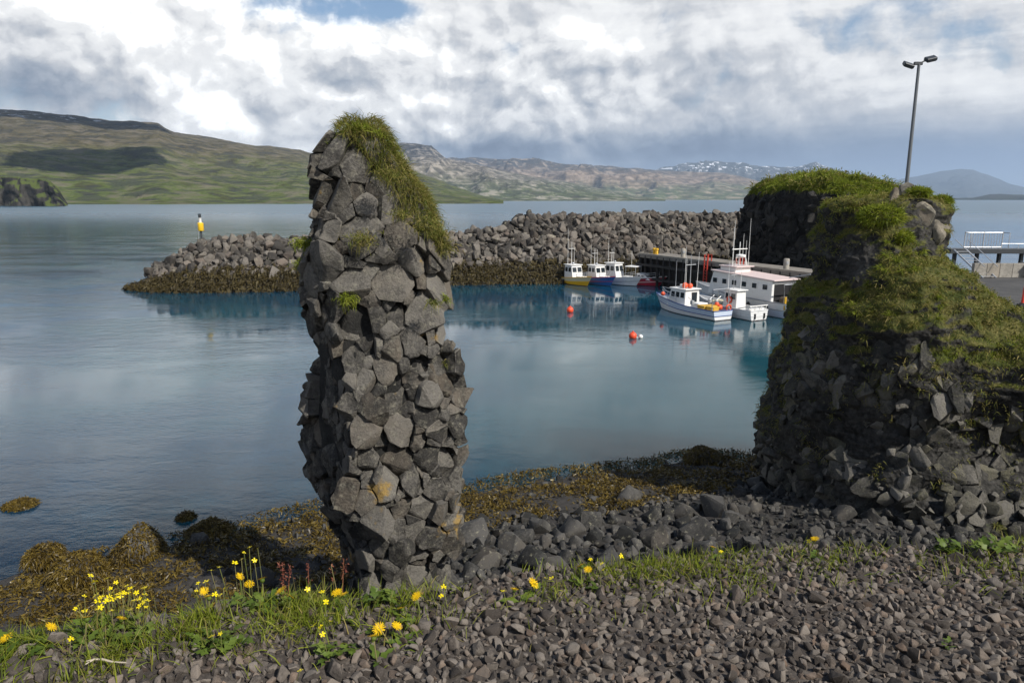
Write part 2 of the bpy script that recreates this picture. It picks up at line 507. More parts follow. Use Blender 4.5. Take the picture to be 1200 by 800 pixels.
# ================================================================== THE SETTING
# ------------------------------------------------------------------ sea
def sea_mat():
    m, g, p = new_mat("sea_water"); P = pos_of(g); x, y, z = g.xyz(P)
    # sheltered basin behind the breakwater is smoother than the open bay
    shelter = x.ss(-14, 4) * y.ss(100, 80)
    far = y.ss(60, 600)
    PA = g.mapv(P, (1.0, 1.8, 1.0), rot=(0, 0, R(20)))
    w1 = g.noise(PA, 0.55, 3, 0.5, 0.3); w2 = g.noise(PA, 2.3, 4, 0.6, 0.4); w3 = g.noise(PA, 9.0, 3, 0.6)
    patch = g.noise(g.mapv(P, (0.6, 1.6, 1.0), rot=(0, 0, R(-14))), 0.09, 6, 0.62, 0.8)
    calm = patch.ss(0.38, 0.62)
    h = w1 * 1.0 + w2 * 0.42 + w3 * 0.10
    amp = (calm * 1.05 + 0.14) * (1.0 - shelter * 0.62)
    nrm = g.bump(h, amp, 0.034)
    # bottom: weed near the shore, pale sand in the basin
    sand = g.noise(P, 0.06, 4, 0.55).ss(0.35, 0.7)
    near = y.ss(34, 17) * g.noise(P, 0.35, 5, 0.6).ss(0.2, 0.6)
    deep = g.mix(sand, (0.003, 0.038, 0.078), (0.006, 0.064, 0.092))
    deep = g.mix(x.ss(-10, 6) * y.ss(75, 40) * 0.8, deep, (0.011, 0.062, 0.076))
    deep = g.mix(near * 0.8, deep, (0.006, 0.016, 0.030))
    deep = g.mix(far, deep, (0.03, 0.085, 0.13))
    setp(g, p, deep, far * 0.25 + 0.04, nrm, spec=0.42)
    p.inputs['IOR'].default_value = 1.34
    p.subsurface_method = 'BURLEY'; p.inputs['Subsurface Weight'].default_value = 1.0; p.inputs['Subsurface Scale'].default_value = 14.0; p.inputs['Subsurface Radius'].default_value = (0.5, 1.0, 1.0)
    return m
bm = bmesh.new()
vs = [bm.verts.new((x, y, 0.0)) for x, y in ((-45000, -3000), (45000, -3000), (45000, 45000), (-45000, 45000))]
bm.faces.new(vs)
tag(link("sea", bm_mesh("sea", bm, sea_mat())), "calm blue green sea of the bay and harbour", "water", kind="structure")

# ------------------------------------------------------------------ far hills
def hill_mat(name, low, mid, high, h0, h1, snow=0.0, snow_h=300.0, scree=(0.26, 0.24, 0.21), rough_scale=0.004, bands=0.0):
    m, g, p = new_mat(name); P = pos_of(g); x, y, z = g.xyz(P)
    n = g.noise(P, rough_scale, 8, 0.6); n2 = g.noise(P, rough_scale * 5, 8, 0.62); nb = g.noise(g.mapv(P, (1, 1, 6)), rough_scale * 3, 6, 0.6)
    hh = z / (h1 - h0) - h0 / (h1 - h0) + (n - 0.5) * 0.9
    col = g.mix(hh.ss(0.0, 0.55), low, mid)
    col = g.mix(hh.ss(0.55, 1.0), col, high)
    col = g.mix((n2 * 0.6 + nb * 0.5).ss(0.53, 0.66) * 0.75, col, scree)
    col = g.mix(n2.ss(0.5, 0.36) * 0.75, col, tuple(v * 0.45 for v in mid))
    if bands: col = g.mix(nb.ss(0.5, 0.42) * bands, col, (0.05, 0.05, 0.045))
    if snow: col = g.mix((z / snow_h).ss(0.8, 1.1) * g.noise(g.mapv(P, (1, 1, 3)), rough_scale * 6, 6, 0.6).ss(0.66 - snow * 0.1, 0.70 - snow * 0.1), col, (0.75, 0.77, 0.8))
    setp(g, p, col, 0.95, g.bump(n2 + n * 0.6, 1.0, 45.0), spec=0.05)
    return m
def hill(name, crest, r0, r1, mat, label, seed, na=260, nr=90, prof=1.25, rough=0.16, gully=0.10, plain=0.10, back=1.35):
    """A ridge: crest pixels give its outline; foot at distance r0, crest at r1."""
    pts = [(azel(px, py)[0], (233.0 - py)) for px, py in crest]
    a = np.linspace(pts[0][0], pts[-1][0], na)
    ch = np.interp(a, [q[0] for q in pts], [q[1] for q in pts]) / F * r1 * np.cos(a)
    t = np.linspace(0, back, nr)
    A, Tt = np.meshgrid(a, t); C = np.broadcast_to(ch, A.shape)
    wob = fbm(P2(A * 9, 0), 4, seed) * 0.10
    Rr = r0 * (1 + wob) + (r1 - r0 * (1 + wob)) * Tt
    X, Y = np.sin(A) * Rr, np.cos(A) * Rr
    s = np.clip((Tt - plain) / (1 - plain), 0, 1); base = s ** prof
    sc = 1.0 / (r1 - r0)
    ng = fbm(P2(X * sc * 5, Y * sc * 3), 5, seed + 9, 0.55); gu = fbm(P2(A * r1 * sc * 8 + ng * 1.4, Tt * 2.6 + ng * 0.8), 4, seed + 5, 0.55, True)
    env = np.sin(np.clip(s, 0, 1) * math.pi) ** 0.7
    Z = C * (base + env * (rough * ng + gully * gu)) + 6 * sstep(0.0, 0.06, Tt) * (1 + fbm(P2(X * 0.01, Y * 0.01), 3, seed))
    Z = np.where(Tt > 1, C * (1 - (Tt - 1) * 0.6), Z) + C * 0.035 * fbm(P2(A * r1 * sc * 22, Tt * 3), 4, seed + 3) * sstep(0.6, 1.0, Tt)
    edge = np.minimum(sstep(a[0], a[0] + 0.02, A), 1) * 1.0
    Z = np.maximum(Z, 0.0) * 1.0; Z[0] = -2.0
    v = P2(X, Y, Z).reshape(-1, 3)
    o = link(name, arr_mesh(name, v, grid_faces(na, nr), mat, True))
    return tag(o, label, "hill", kind="structure")

green, brown, rockc = (0.085, 0.105, 0.030), (0.115, 0.098, 0.062), (0.075, 0.070, 0.062)
hill("hill", [(-180, 128), (-60, 133), (0, 135), (60, 138), (100, 143), (130, 147), (185, 149), (205, 158), (250, 165), (300, 172), (330, 175), (365, 180), (420, 186), (470, 196), (520, 212), (560, 228), (590, 234)],
     1500, 3600, hill_mat("hill_moor", (0.105, 0.138, 0.028), (0.120, 0.102, 0.052), (0.058, 0.053, 0.048), 20, 400, 0.6, 330, (0.17, 0.145, 0.11), 0.0035, 0.7),
     "broad green and brown hill sloping down to the bay, with snow patches on its crest", 3, na=420, nr=130, prof=1.0, rough=0.15, gully=0.05, plain=0.12)
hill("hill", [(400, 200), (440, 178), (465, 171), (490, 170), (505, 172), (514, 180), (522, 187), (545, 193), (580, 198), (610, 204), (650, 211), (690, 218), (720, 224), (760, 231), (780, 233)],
     3600, 6200, hill_mat("hill_scree", (0.085, 0.110, 0.045), (0.17, 0.150, 0.120), (0.036, 0.040, 0.046), 30, 440, 0, 300, (0.36, 0.32, 0.27), 0.0022, 0.5),  # dark high colour paints cloud shade onto the summit
     "grey scree hill with a flat summit coloured dark as cloud shade and pale spurs above the shore", 21, na=300, prof=1.15, rough=0.2, gully=0.26, plain=0.16)
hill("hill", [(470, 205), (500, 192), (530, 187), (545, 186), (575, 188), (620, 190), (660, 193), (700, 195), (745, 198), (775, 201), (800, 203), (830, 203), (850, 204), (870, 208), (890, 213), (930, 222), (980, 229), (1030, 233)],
     6500, 10500, hill_mat("hill_tan", (0.085, 0.115, 0.045), (0.21, 0.155, 0.110), (0.045, 0.048, 0.052), 40, 470, 0, 300, (0.34, 0.27, 0.21), 0.0014, 0.4),  # the crest's cloud shade is put into the dark upper colour
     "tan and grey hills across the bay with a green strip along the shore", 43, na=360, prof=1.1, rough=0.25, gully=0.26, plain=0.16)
hill("hill", [(700, 206), (760, 203), (785, 197), (805, 193), (830, 190), (850, 192), (870, 192), (890, 196), (915, 198), (940, 196), (956, 192), (966, 195), (1000, 206), (1040, 220), (1080, 230), (1100, 233)],
     11500, 16000, hill_mat("hill_snow", (0.06, 0.07, 0.06), (0.06, 0.062, 0.065), (0.055, 0.058, 0.064), 60, 800, 1.0, 560, (0.10, 0.10, 0.10), 0.0010),
     "distant dark mountains streaked with snow under the cloud", 77, na=320, prof=1.1, rough=0.25, gully=0.30)
hill("hill", [(960, 226), (1000, 217), (1040, 213), (1070, 208), (1100, 202), (1125, 199), (1140, 200), (1160, 206), (1185, 216), (1210, 222), (1270, 229), (1320, 233)],
     19000, 24000, hill_mat("hill_blue", (0.05, 0.06, 0.06), (0.055, 0.06, 0.065), (0.055, 0.058, 0.064), 60, 900, 0, 560, (0.07, 0.07, 0.07), 0.0008),
     "hazy blue mountain far across the water behind the street lamp", 91, na=200, prof=1.2, rough=0.15, gully=0.15)
hill("headland", [(1086, 232.4), (1140, 231.5), (1152, 229), (1160, 227), (1190, 227.5), (1215, 228), (1260, 231), (1320, 232.5)],
     8000, 8800, hill_mat("hill_headland", (0.045, 0.055, 0.04), (0.05, 0.055, 0.045), (0.05, 0.05, 0.045), 5, 60, 0, 560, (0.06, 0.06, 0.055), 0.002),
     "low dark headland on the horizon below the blue mountain", 95, na=120, nr=30, prof=0.6, plain=0.0)
# sea cliff with a grassy top on the left shore
def left_cliff():
    n, k = 90, 26
    xs = np.linspace(-160, 76, n); rows = []
    for i, px in enumerate(xs):
        top = np.interp(px, [-160, 0, 40, 62, 72, 76], [203, 208, 210, 212, 222, 240])
        y0 = 1000 + 25 * float(fbm([[px * 0.05, 0, 0]], 4, 5)[0])
        pb = at_z(px, 240.5, 0.0); b = Vector((pb.x, pb.y, 0)) * (y0 / pb.y)
        H = max(0.5, CAM_H + (233 - top) / F * y0 * 1.0)
        row = []
        for j in range(k):
            t = j / (k - 1)
            if t < 0.6: z = H * t / 0.6; dd = t * 22
            else: z = H * (1 + 0.22 * (t - 0.6)); dd = 13 + (t - 0.6) * 700
            q = b * (1 + dd / y0); row.append((q.x, q.y, z))
        rows.append(row)
    v = np.array(rows, float); nn = fbm(v.reshape(-1, 3) * 0.08, 5, 8).reshape(n, k)
    v[:, :16, 1] += nn[:, :16] * 16; v[:, :16, 0] += nn[::-1, :16] * 5; v[:, 1:, 2] += nn[:, 1:] * 1.4; v[:, 0, 2] = -2
    m, g, p = new_mat("cliff_turf"); P = pos_of(g); geo = g.n('ShaderNodeNewGeometry'); nz = g.xyz(geo.outputs['Normal'])[2]
    n1 = g.noise(g.mapv(P, (1, 1, 0.35)), 0.09, 8, 0.65)
    c = g.mix(n1.ss(0.35, 0.7), (0.018, 0.018, 0.016), (0.075, 0.068, 0.058))
    c = g.mix(((nz.abs() - 0.45 + (n1 - 0.5) * 0.8)).ss(0.0, 0.2), c, (0.075, 0.095, 0.026))
    setp(g, p, c, 0.95, g.bump(n1, 1.0, 6.0), spec=0.1)
    f = grid_faces(k, n)[:, ::-1]
    tag(link("cliff", arr_mesh("cliff", v.reshape(-1, 3), f, m, True)), "dark sea cliff with a flat grassy top on the near end of the far shore", "cliff", kind="structure")
left_cliff()

# ------------------------------------------------------------------ shore terrain
GZ = 8.4                                                         # gravel bank under the camera
crest_pts = [at_z(px, py, GZ) for px, py in ((-250, 770), (0, 752), (150, 738), (270, 716), (400, 703), (550, 692), (700, 670), (850, 652), (1000, 643), (1200, 640), (1500, 640))]
water_pts = [at_z(px, py, 0.0) for px, py in ((-300, 720), (0, 676), (60, 668), (130, 655), (200, 640), (300, 615), (380, 596), (470, 588), (545, 578), (600, 566), (680, 556), (760, 548), (800, 538), (900, 527), (960, 522))]
cr_x, cr_y = [p.x for p in crest_pts], [p.y for p in crest_pts]
wa_x, wa_y = [p.x for p in water_pts] + [16, 22, 40], [p.y for p in water_pts] + [27.5, 32, 46]
def crest_y(x): return np.interp(x, cr_x, cr_y)
def water_y(x): return np.interp(x, wa_x, wa_y)
def ground(x, y, detail=True):
    x = np.asarray(x, float); y = np.asarray(y, float)
    s = y - crest_y(x) - 0.10 * fbm(P2(x * 2.2, y * 2.2), 3, 4)
    top = GZ - 0.03 * np.maximum(0, -s) * 0 + 0.035 * fbm(P2(x * 1.6, y * 1.6), 3, 2)
    bank = top - 0.82 * np.maximum(0, s) - 0.10 * sstep(0, 0.5, s)
    w = water_y(x) - y
    shore = 0.14 * w + 0.02 * np.maximum(w - 6, 0)
    shore = np.where(w < 0, 0.22 * w, shore)
    if detail: shore = shore + 0.22 * fbm(P2(x * 0.55, y * 0.55), 4, 11) + 0.10 * fbm(P2(x * 2, y * 2), 3, 12)
    k = 0.35
    hmax = np.clip(0.5 + 0.5 * (bank - shore) / k, 0, 1); z = shore * (1 - hmax) + bank * hmax + k * hmax * (1 - hmax)
    return np.where(s < 0, top, np.minimum(z, top))

BAS_D, BAS_L, BAS_W = (0.030, 0.029, 0.028), (0.135, 0.128, 0.120), (0.120, 0.092, 0.072)
m_gravel = stone_mat("gravel_stone", (0.046, 0.038, 0.032), (0.160, 0.137, 0.115), (0.185, 0.122, 0.082), 18, 0.9, 0.006, vary=0.75)
m_shore = stone_mat("shore_stone", (0.017, 0.017, 0.016), (0.076, 0.072, 0.066), (0.072, 0.060, 0.048), 5, 1.0, 0.02, lichen=0.25, vary=0.6)
m_soil = stone_mat("shore_soil", (0.018, 0.016, 0.014), (0.055, 0.050, 0.045), (0.06, 0.045, 0.033), 9, 1.0, 0.03)

ys = np.concatenate([np.linspace(-2.5, 1.2, 14), np.linspace(1.3, 4.2, 60), np.linspace(4.3, 30, 150), np.linspace(30.5, 52, 22)])
xs = np.concatenate([np.linspace(-34, -13, 30), np.linspace(-12.8, 17, 190), np.linspace(17.3, 44, 40)])
GX, GY = np.meshgrid(xs, ys)
shore_v = P2(GX, GY, ground(GX, GY)).reshape(-1, 3)
shore_f = grid_faces(len(xs), len(ys))
shore = tag(link("shore", arr_mesh("shore", shore_v, shore_f, m_soil, True)), "dark rocky bank and shore below the gravel", "ground", kind="structure")

# ------------------------------------------------------------------ gravel in the foreground
def gravel():
    rng = np.random.default_rng(5)
    root = tag(link("gravel_bank", None), "bank of loose brown grey gravel stones in front", "ground", kind="structure")
    # a sheet under the loose stones
    gx, gy = np.meshgrid(np.linspace(-6, 6, 120), np.linspace(-2.0, 4.6, 90))
    gz = np.where(gy < crest_y(gx) + 0.9, ground(gx, gy) + 0.012, ground(gx, gy) - 0.4)
    link("gravel_sheet", arr_mesh("gravel_sheet", P2(gx, gy, gz).reshape(-1, 3), grid_faces(120, 90), m_gravel, True), root)
    var = [rock_mesh("stone", 100 + i, m_gravel, npts=11 + i % 4, bev=0.05, boxy=0.72, size=(1.0, 0.86, 0.66)) for i in range(14)]
    n = 60000
    x = rng.uniform(-3.4, 4.0, n); y = rng.uniform(1.55, 4.0, n)
    keep = (y < crest_y(x) + 0.55 - 0.5 * rng.random(n) ** 2) & (np.abs(x) < 0.86 * y + 0.35)
    x, y = x[keep], y[keep]
    s = 0.017 + 0.029 * rng.random(len(x)) ** 1.5 + 0.05 * (rng.random(len(x)) < 0.02) * rng.random(len(x))
    s *= 1.08 - 0.22 * sstep(1.5, 3.2, y)
    order = np.argsort(-s); p = np.stack([x, y, np.zeros_like(x)], 1)[order]; s = s[order]
    k = poisson_thin(p, s * 0.70); p, s = p[k], s[k]
    p[:, 2] = ground(p[:, 0], p[:, 1]) + s * 0.20 + 0.010
    size = s[:, None] * rng.uniform(0.8, 1.3, (len(s), 3))
    big, rest = split_largest(p, size, 300)
    for o in rock_objs("stone", var, p[big], size[big] * 1.05, rng, root): pass
    rp, rs = p[rest], size[rest]
    # a lower layer that fills the gaps
    n2 = 14000
    x2 = rng.uniform(-3.4, 4.2, n2); y2 = rng.uniform(1.45, 4.0, n2); k2 = (y2 < crest_y(x2) + 0.4) & (np.abs(x2) < 0.86 * y2 + 0.35); x2, y2 = x2[k2], y2[k2]
    s2 = 0.014 + 0.022 * rng.random(len(x2)); p2 = np.stack([x2, y2, ground(x2, y2) + 0.006], 1)
    rp = np.concatenate([rp, p2]); rs = np.concatenate([rs, s2[:, None] * rng.uniform(0.8, 1.3, (len(s2), 3))])
    var_lo = [rock_mesh("grit", 140 + i, m_gravel, npts=10 + i % 3, bev=0, boxy=0.72, size=(1.0, 0.86, 0.66)) for i in range(10)]
    n_hi = len(rp) - len(p2); tag(joined("gravel", var, rp[:n_hi], rs[:n_hi], rng, m_gravel, root), kind="stuff"); tag(joined("grit", var_lo, rp[n_hi:], rs[n_hi:], rng, m_gravel, root), kind="stuff")
gravel()

# ------------------------------------------------------------------ boulders and rubble on the shore
weed_lo = [(-400, 900), (0, 745), (200, 735), (330, 720), (420, 700), (540, 622), (640, 612), (700, 606), (780, 592), (850, 580), (880, 560), (960, 540)]
def weed_cover(x, y):
    """1 where wrack covers the shore (between the low rocks and the water)."""
    px, py, dep = in_view(P2(x, y, 0.6).reshape(-1, 3))
    lim = np.interp(px, [q[0] for q in weed_lo], [q[1] for q in weed_lo])
    n = fbm(P2(np.asarray(x).ravel() * 0.9, np.asarray(y).ravel() * 0.9), 3, 31) * 16
    return sstep(8, -8, py - lim + n)
var_sh = [rock_mesh("boulder", 200 + i, m_shore, npts=12 + i % 5, bev=0.045, cuts=1, rough=0.045, boxy=0.7, size=(1.0, 0.85, 0.7)) for i in range(12)]
def shore_rocks():
    rng = np.random.default_rng(8); n = 23000
    x = rng.uniform(-9, 17, n); y = rng.uniform(8.0, 27, n)
    k = (y < water_y(x) + 0.3); x, y = x[k], y[k]
    wc = weed_cover(x, y); k = rng.random(len(x)) > wc * 0.93; x, y = x[k], y[k]
    s = 0.10 + 0.22 * rng.random(len(x)) ** 2 + 0.55 * (rng.random(len(x)) < 0.022) * (0.4 + rng.random(len(x)))
    px, py, dep = in_view(P2(x, y, 1.0))
    s = np.where((px > 540) & (px < 900) & (py > 590) & (rng.random(len(x)) < 0.10), s + 0.28, s)      # bigger blocks below the wrack
    s = np.where(px > 880, np.minimum(s, 0.20 + 0.28 * rng.random(len(x)) ** 3) + 0.5 * (rng.random(len(x)) < 0.012), s)
    o = np.argsort(-s); x, y, s = x[o], y[o], s[o]
    k = poisson_thin(P2(x, y), s * 0.66); x, y, s = x[k], y[k], s[k]
    p = P2(x, y, ground(x, y) + s * 0.07); size = s[:, None] * rng.uniform(0.8, 1.3, (len(s), 3))
    px, py, dep = in_view(p)
    hid = (px > 340) & (px < 545) & (py > 560)
    big, rest = split_largest(p, size, 300, ~hid & (py < np.interp(px, [0, 400, 700, 1200], [760, 705, 672, 642])))
    rock_objs("boulder", var_sh, p[big], size[big], rng, shore)
    var_lo = [rock_mesh("pebble", 220 + i, m_shore, npts=11 + i % 4, bev=0.04, boxy=0.7, size=(1.0, 0.85, 0.7)) for i in range(10)]
    tag(joined("rubble", var_lo, p[rest], size[rest], rng, m_shore, shore), kind="stuff")
shore_rocks()

# ------------------------------------------------------------------ wrack (seaweed)
m_wrack = leaf_mat("wrack", [(0.0, (0.020, 0.013, 0.003)), (0.35, (0.064, 0.043, 0.009)), (0.65, (0.128, 0.088, 0.016)), (1.0, (0.21, 0.155, 0.034))], 0.38, 0.1)
def wrack():
    rng = np.random.default_rng(12); n = 130000
    x = rng.uniform(-13, 11, n); y = rng.uniform(9.5, 27, n)
    wy = water_y(x); k = (y < wy + 0.9) & (rng.random(n) < weed_cover(x, y)); x, y = x[k], y[k]
    clump = fbm(P2(x * 1.1, y * 1.1), 4, 40)
    k = rng.random(len(x)) < sstep(-0.6, 0.15, clump); x, y, clump = x[k], y[k], clump[k]
    z = ground(x, y) + 0.16 * np.maximum(clump, -0.2) + 0.10 * rng.random(len(x))
    z = np.where(z < 0.02, 0.02 + 0.08 * rng.random(len(x)), z)
    pos = P2(x, y, z); nrm = np.tile([0, 0.25, 0.25], (len(x), 1))
    tag(blades("wrack", pos, nrm, 0.19, 0.042, rng, m_wrack, None, lean=0.95, droop=0.8, segs=3),
        "golden brown wrack covering the low shore rocks at the water's edge", "seaweed", kind="stuff")
wrack()
# wrack-covered boulders that stand up out of the weed and the water
def weed_boulder(px, py, w, h, ydist, label):
    rng = np.random.default_rng(int(px)); b = at_z(px, py, 0.0) if ydist is None else at_y(px, py, ydist)
    root = thing("weedy_boulder", (b.x, b.y, b.z), label, "boulder", "weed covered boulders at the waterline")
    u, t = np.meshgrid(np.linspace(0, 2 * math.pi, 25)[:-1], np.linspace(-0.25, 1, 12))
    r = np.cos(np.clip(t, 0, 1) * math.pi / 2) ** 0.55; q = P2(np.cos(u) * r, np.sin(u) * r, t).reshape(-1, 3)
    q *= (1 + 0.25 * fbm(q * 1.8 + px, 3, 5))[:, None]; q *= np.array([w / 2, w / 2 * 0.9, h])
    link("rock", arr_mesh("rock", q, grid_faces(24, 12, True), m_shore, True), root)
    v, f = mesh_arrays(root.children[0].data)
    p, nn = sample_tris(v, f, int(2600 * w), rng); p += nn * 0.03
    tag(blades("wrack", p, nn * 0.35 + np.array([0, 0, 0.05]), 0.14, 0.038, rng, m_wrack, root, 0.9, 1.0), kind="stuff")
weed_boulder(165, 655, 1.35, 0.95, 18.2, "round boulder thickly covered in golden wrack standing in the shallows")
weed_boulder(92, 672, 1.2, 0.55, 16.4, "low boulder covered in brown wrack close inshore of the round boulder")
weed_boulder(52, 652, 0.9, 0.30, 17.6, "low wrack-covered rock just awash beyond the inshore weed")
weed_boulder(25, 592, 0.95, 0.14, None, "flat weed-covered rock just breaking the surface alone in the open bay")
weed_boulder(245, 625, 1.3, 0.34, None, "low dark weedy rock awash in the shadow of the pillar")
weed_boulder(218, 607, 0.5, 0.14, None, "small dark rock tip breaking the water beyond the shadowed weed")
weed_boulder(825, 541, 1.5, 0.55, None, "dark weedy rock in the shadow of the grassy outcrop")

# ================================================================== ROCK PILLAR
m_pillar = stone_mat("pillar_basalt", (0.033, 0.031, 0.028), (0.152, 0.140, 0.122), (0.132, 0.104, 0.074), 5.5, 1.0, 0.05, mid=0.9, lichen=0.6, lichen_col=(0.23, 0.215, 0.165), ochre=0.65, vary=0.45)
m_core = stone_mat("pillar_core", (0.014, 0.014, 0.013), (0.05, 0.047, 0.043), (0.05, 0.042, 0.035), 5, 1.0, 0.04)
m_moss = leaf_mat("tuft_grass", [(0.0, (0.046, 0.064, 0.010)), (0.3, (0.108, 0.130, 0.017)), (0.55, (0.185, 0.175, 0.036)), (0.8, (0.29, 0.235, 0.078)), (1.0, (0.40, 0.32, 0.14))], 0.7, 0.36)
m_fresh = leaf_mat("fresh_grass", [(0.0, (0.058, 0.085, 0.007)), (0.4, (0.155, 0.200, 0.015)), (0.75, (0.255, 0.285, 0.028)), (1.0, (0.36, 0.34, 0.08))], 0.6, 0.42)
PIL_Y = 13.3
pil_tab = [(138, 408, 440), (146, 398, 452), (158, 384, 462), (170, 372, 468), (185, 367, 476), (200, 364, 487), (220, 363, 504), (236, 362, 515), (250, 363, 521), (280, 356, 527), (300, 353, 532),
           (330, 352, 535), (360, 352, 535), (400, 350, 540), (420, 350, 544), (460, 352, 544), (490, 349, 543), (520, 349, 540), (550, 352, 542), (570, 359, 542), (600, 369, 540),
           (620, 381, 537), (650, 396, 531), (690, 408, 527), (760, 412, 524), (830, 412, 524)]
pz = np.array([at_y(440, q[0], PIL_Y).z for q in pil_tab])[::-1]
pl = np.array([at_y(q[1], q[0], PIL_Y).x for q in pil_tab])[::-1]; pr = np.array([at_y(q[2], q[0], PIL_Y).x for q in pil_tab])[::-1]
PIL_TOP = pz[-1]
def pil_sec(z):
    l, r = np.interp(z, pz, pl), np.interp(z, pz, pr)
    a = (r - l) / 2 * 0.955; b = np.clip(a * 0.95, 0.16, 1.3)
    return (l + r) / 2, PIL_Y + 0.0 * z, a, b
def sec_pt(z, th, inset=0.0):
    """Four-cornered section: its front corner stands near the left edge high up and near the middle lower down."""
    z = np.asarray(z, float); th = np.asarray(th, float); z, th = np.broadcast_arrays(z, th)
    cx, cy, a, b = pil_sec(z); a = np.maximum(a * np.interp(z, [0, 6.5, 8.2, 20], [1.20, 1.20, 1.09, 1.07]) - inset, 0.03); b = np.maximum(b * 1.08 - inset, 0.03)
    fx = np.interp(z, [0, 4.0, 6.9, 8.2, 20], [-0.10, -0.16, -0.22, -0.72, -0.72]); fy = np.interp(z, [0, 6.9, 8.2, 20], [-1.0, -1.0, -0.8, -0.8])
    vx = np.stack([1 + 0 * fx, 0.2 + 0 * fx, -1 + 0 * fx, fx], 0); vy = np.stack([-0.30 + 0 * fx, 1 + 0 * fx, 0.45 + 0 * fx, fy], 0)
    X = Y = 0
    for o in (-0.24, -0.09, 0.09, 0.24):
        t = (th / (2 * math.pi) * 4 + o) % 4; i = np.minimum(t.astype(int), 3); f = t - i; j = (i + 1) % 4
        tk = lambda v, k: np.take_along_axis(v, k[None], 0)[0]
        X = X + (tk(vx, i) * (1 - f) + tk(vx, j) * f) / 4; Y = Y + (tk(vy, i) * (1 - f) + tk(vy, j) * f) / 4
    return P2(cx + a * X, cy + b * Y, z)
def sec_nrm(z, th):
    e = 2e-2; du = sec_pt(z, th + e) - sec_pt(z, th - e); dv = sec_pt(z + 0.15, th) - sec_pt(z - 0.15, th)
    c = np.cross(du, dv); return c / np.linalg.norm(c, axis=-1)[..., None]

def clip_cell(faces, o, n):
    """Clip a convex polyhedron (list of polygons) by the half space (p-o).n <= 0."""
    out, cut = [], []
    for poly in faces:
        d = [(p - o).dot(n) for p in poly]; new = []
        if max(d) <= 1e-9: out.append(poly); continue
        for i in range(len(poly)):
            p, q, a, b = poly[i], poly[(i + 1) % len(poly)], d[i], d[(i + 1) % len(poly)]
            if a <= 0: new.append(p)
            if (a < 0 < b) or (b < 0 < a):
                x = p + (q - p) * (a / (a - b)); new.append(x); cut.append(x)
        if len(new) > 2: out.append(new)
    if len(cut) > 2:
        c = sum(cut, Vector()) / len(cut); t = n.orthogonal().normalized(); b = n.cross(t)
        cut.sort(key=lambda p: math.atan2((p - c).dot(b), (p - c).dot(t)))
        out.append(cut)
    return out
def cell_mesh(name, faces, centre, mat, seed, amp=0.030, bev=0.022, fine=0.052):
    bm = bmesh.new()
    for poly in faces:
        if len(poly) > 2:
            try: bm.faces.new([bm.verts.new(p - centre) for p in poly])
            except ValueError: pass
    bmesh.ops.remove_doubles(bm, verts=list(bm.verts), dist=0.012)
    bmesh.ops.dissolve_degenerate(bm, edges=list(bm.edges), dist=0.006)
    if len(bm.faces) < 4: bm.free(); return None
    bmesh.ops.recalc_face_normals(bm, faces=list(bm.faces))
    bmesh.ops.bevel(bm, geom=list(bm.edges), offset=bev, segments=1, affect='EDGES', profile=0.5, clamp_overlap=True)
    bmesh.ops.triangulate(bm, faces=list(bm.faces))
    bmesh.ops.subdivide_edges(bm, edges=[e for e in bm.edges if e.calc_length() > fine], cuts=1, use_grid_fill=True)
    bmesh.ops.triangulate(bm, faces=[f for f in bm.faces if len(f.verts) > 3])
    bm.normal_update()
    co = np.array([v.co for v in bm.verts]); no = np.array([v.normal for v in bm.verts])
    w = co + np.array(centre)
    co += no * (fbm(w * 4.0, 3, 3)[:, None] * amp * 1.7 + fbm(w * 11.0, 3, 8, 0.6, True)[:, None] * amp * 0.75)
    for v, c in zip(bm.verts, co): v.co = c
    return bm_mesh(name, bm, mat, True, 32)
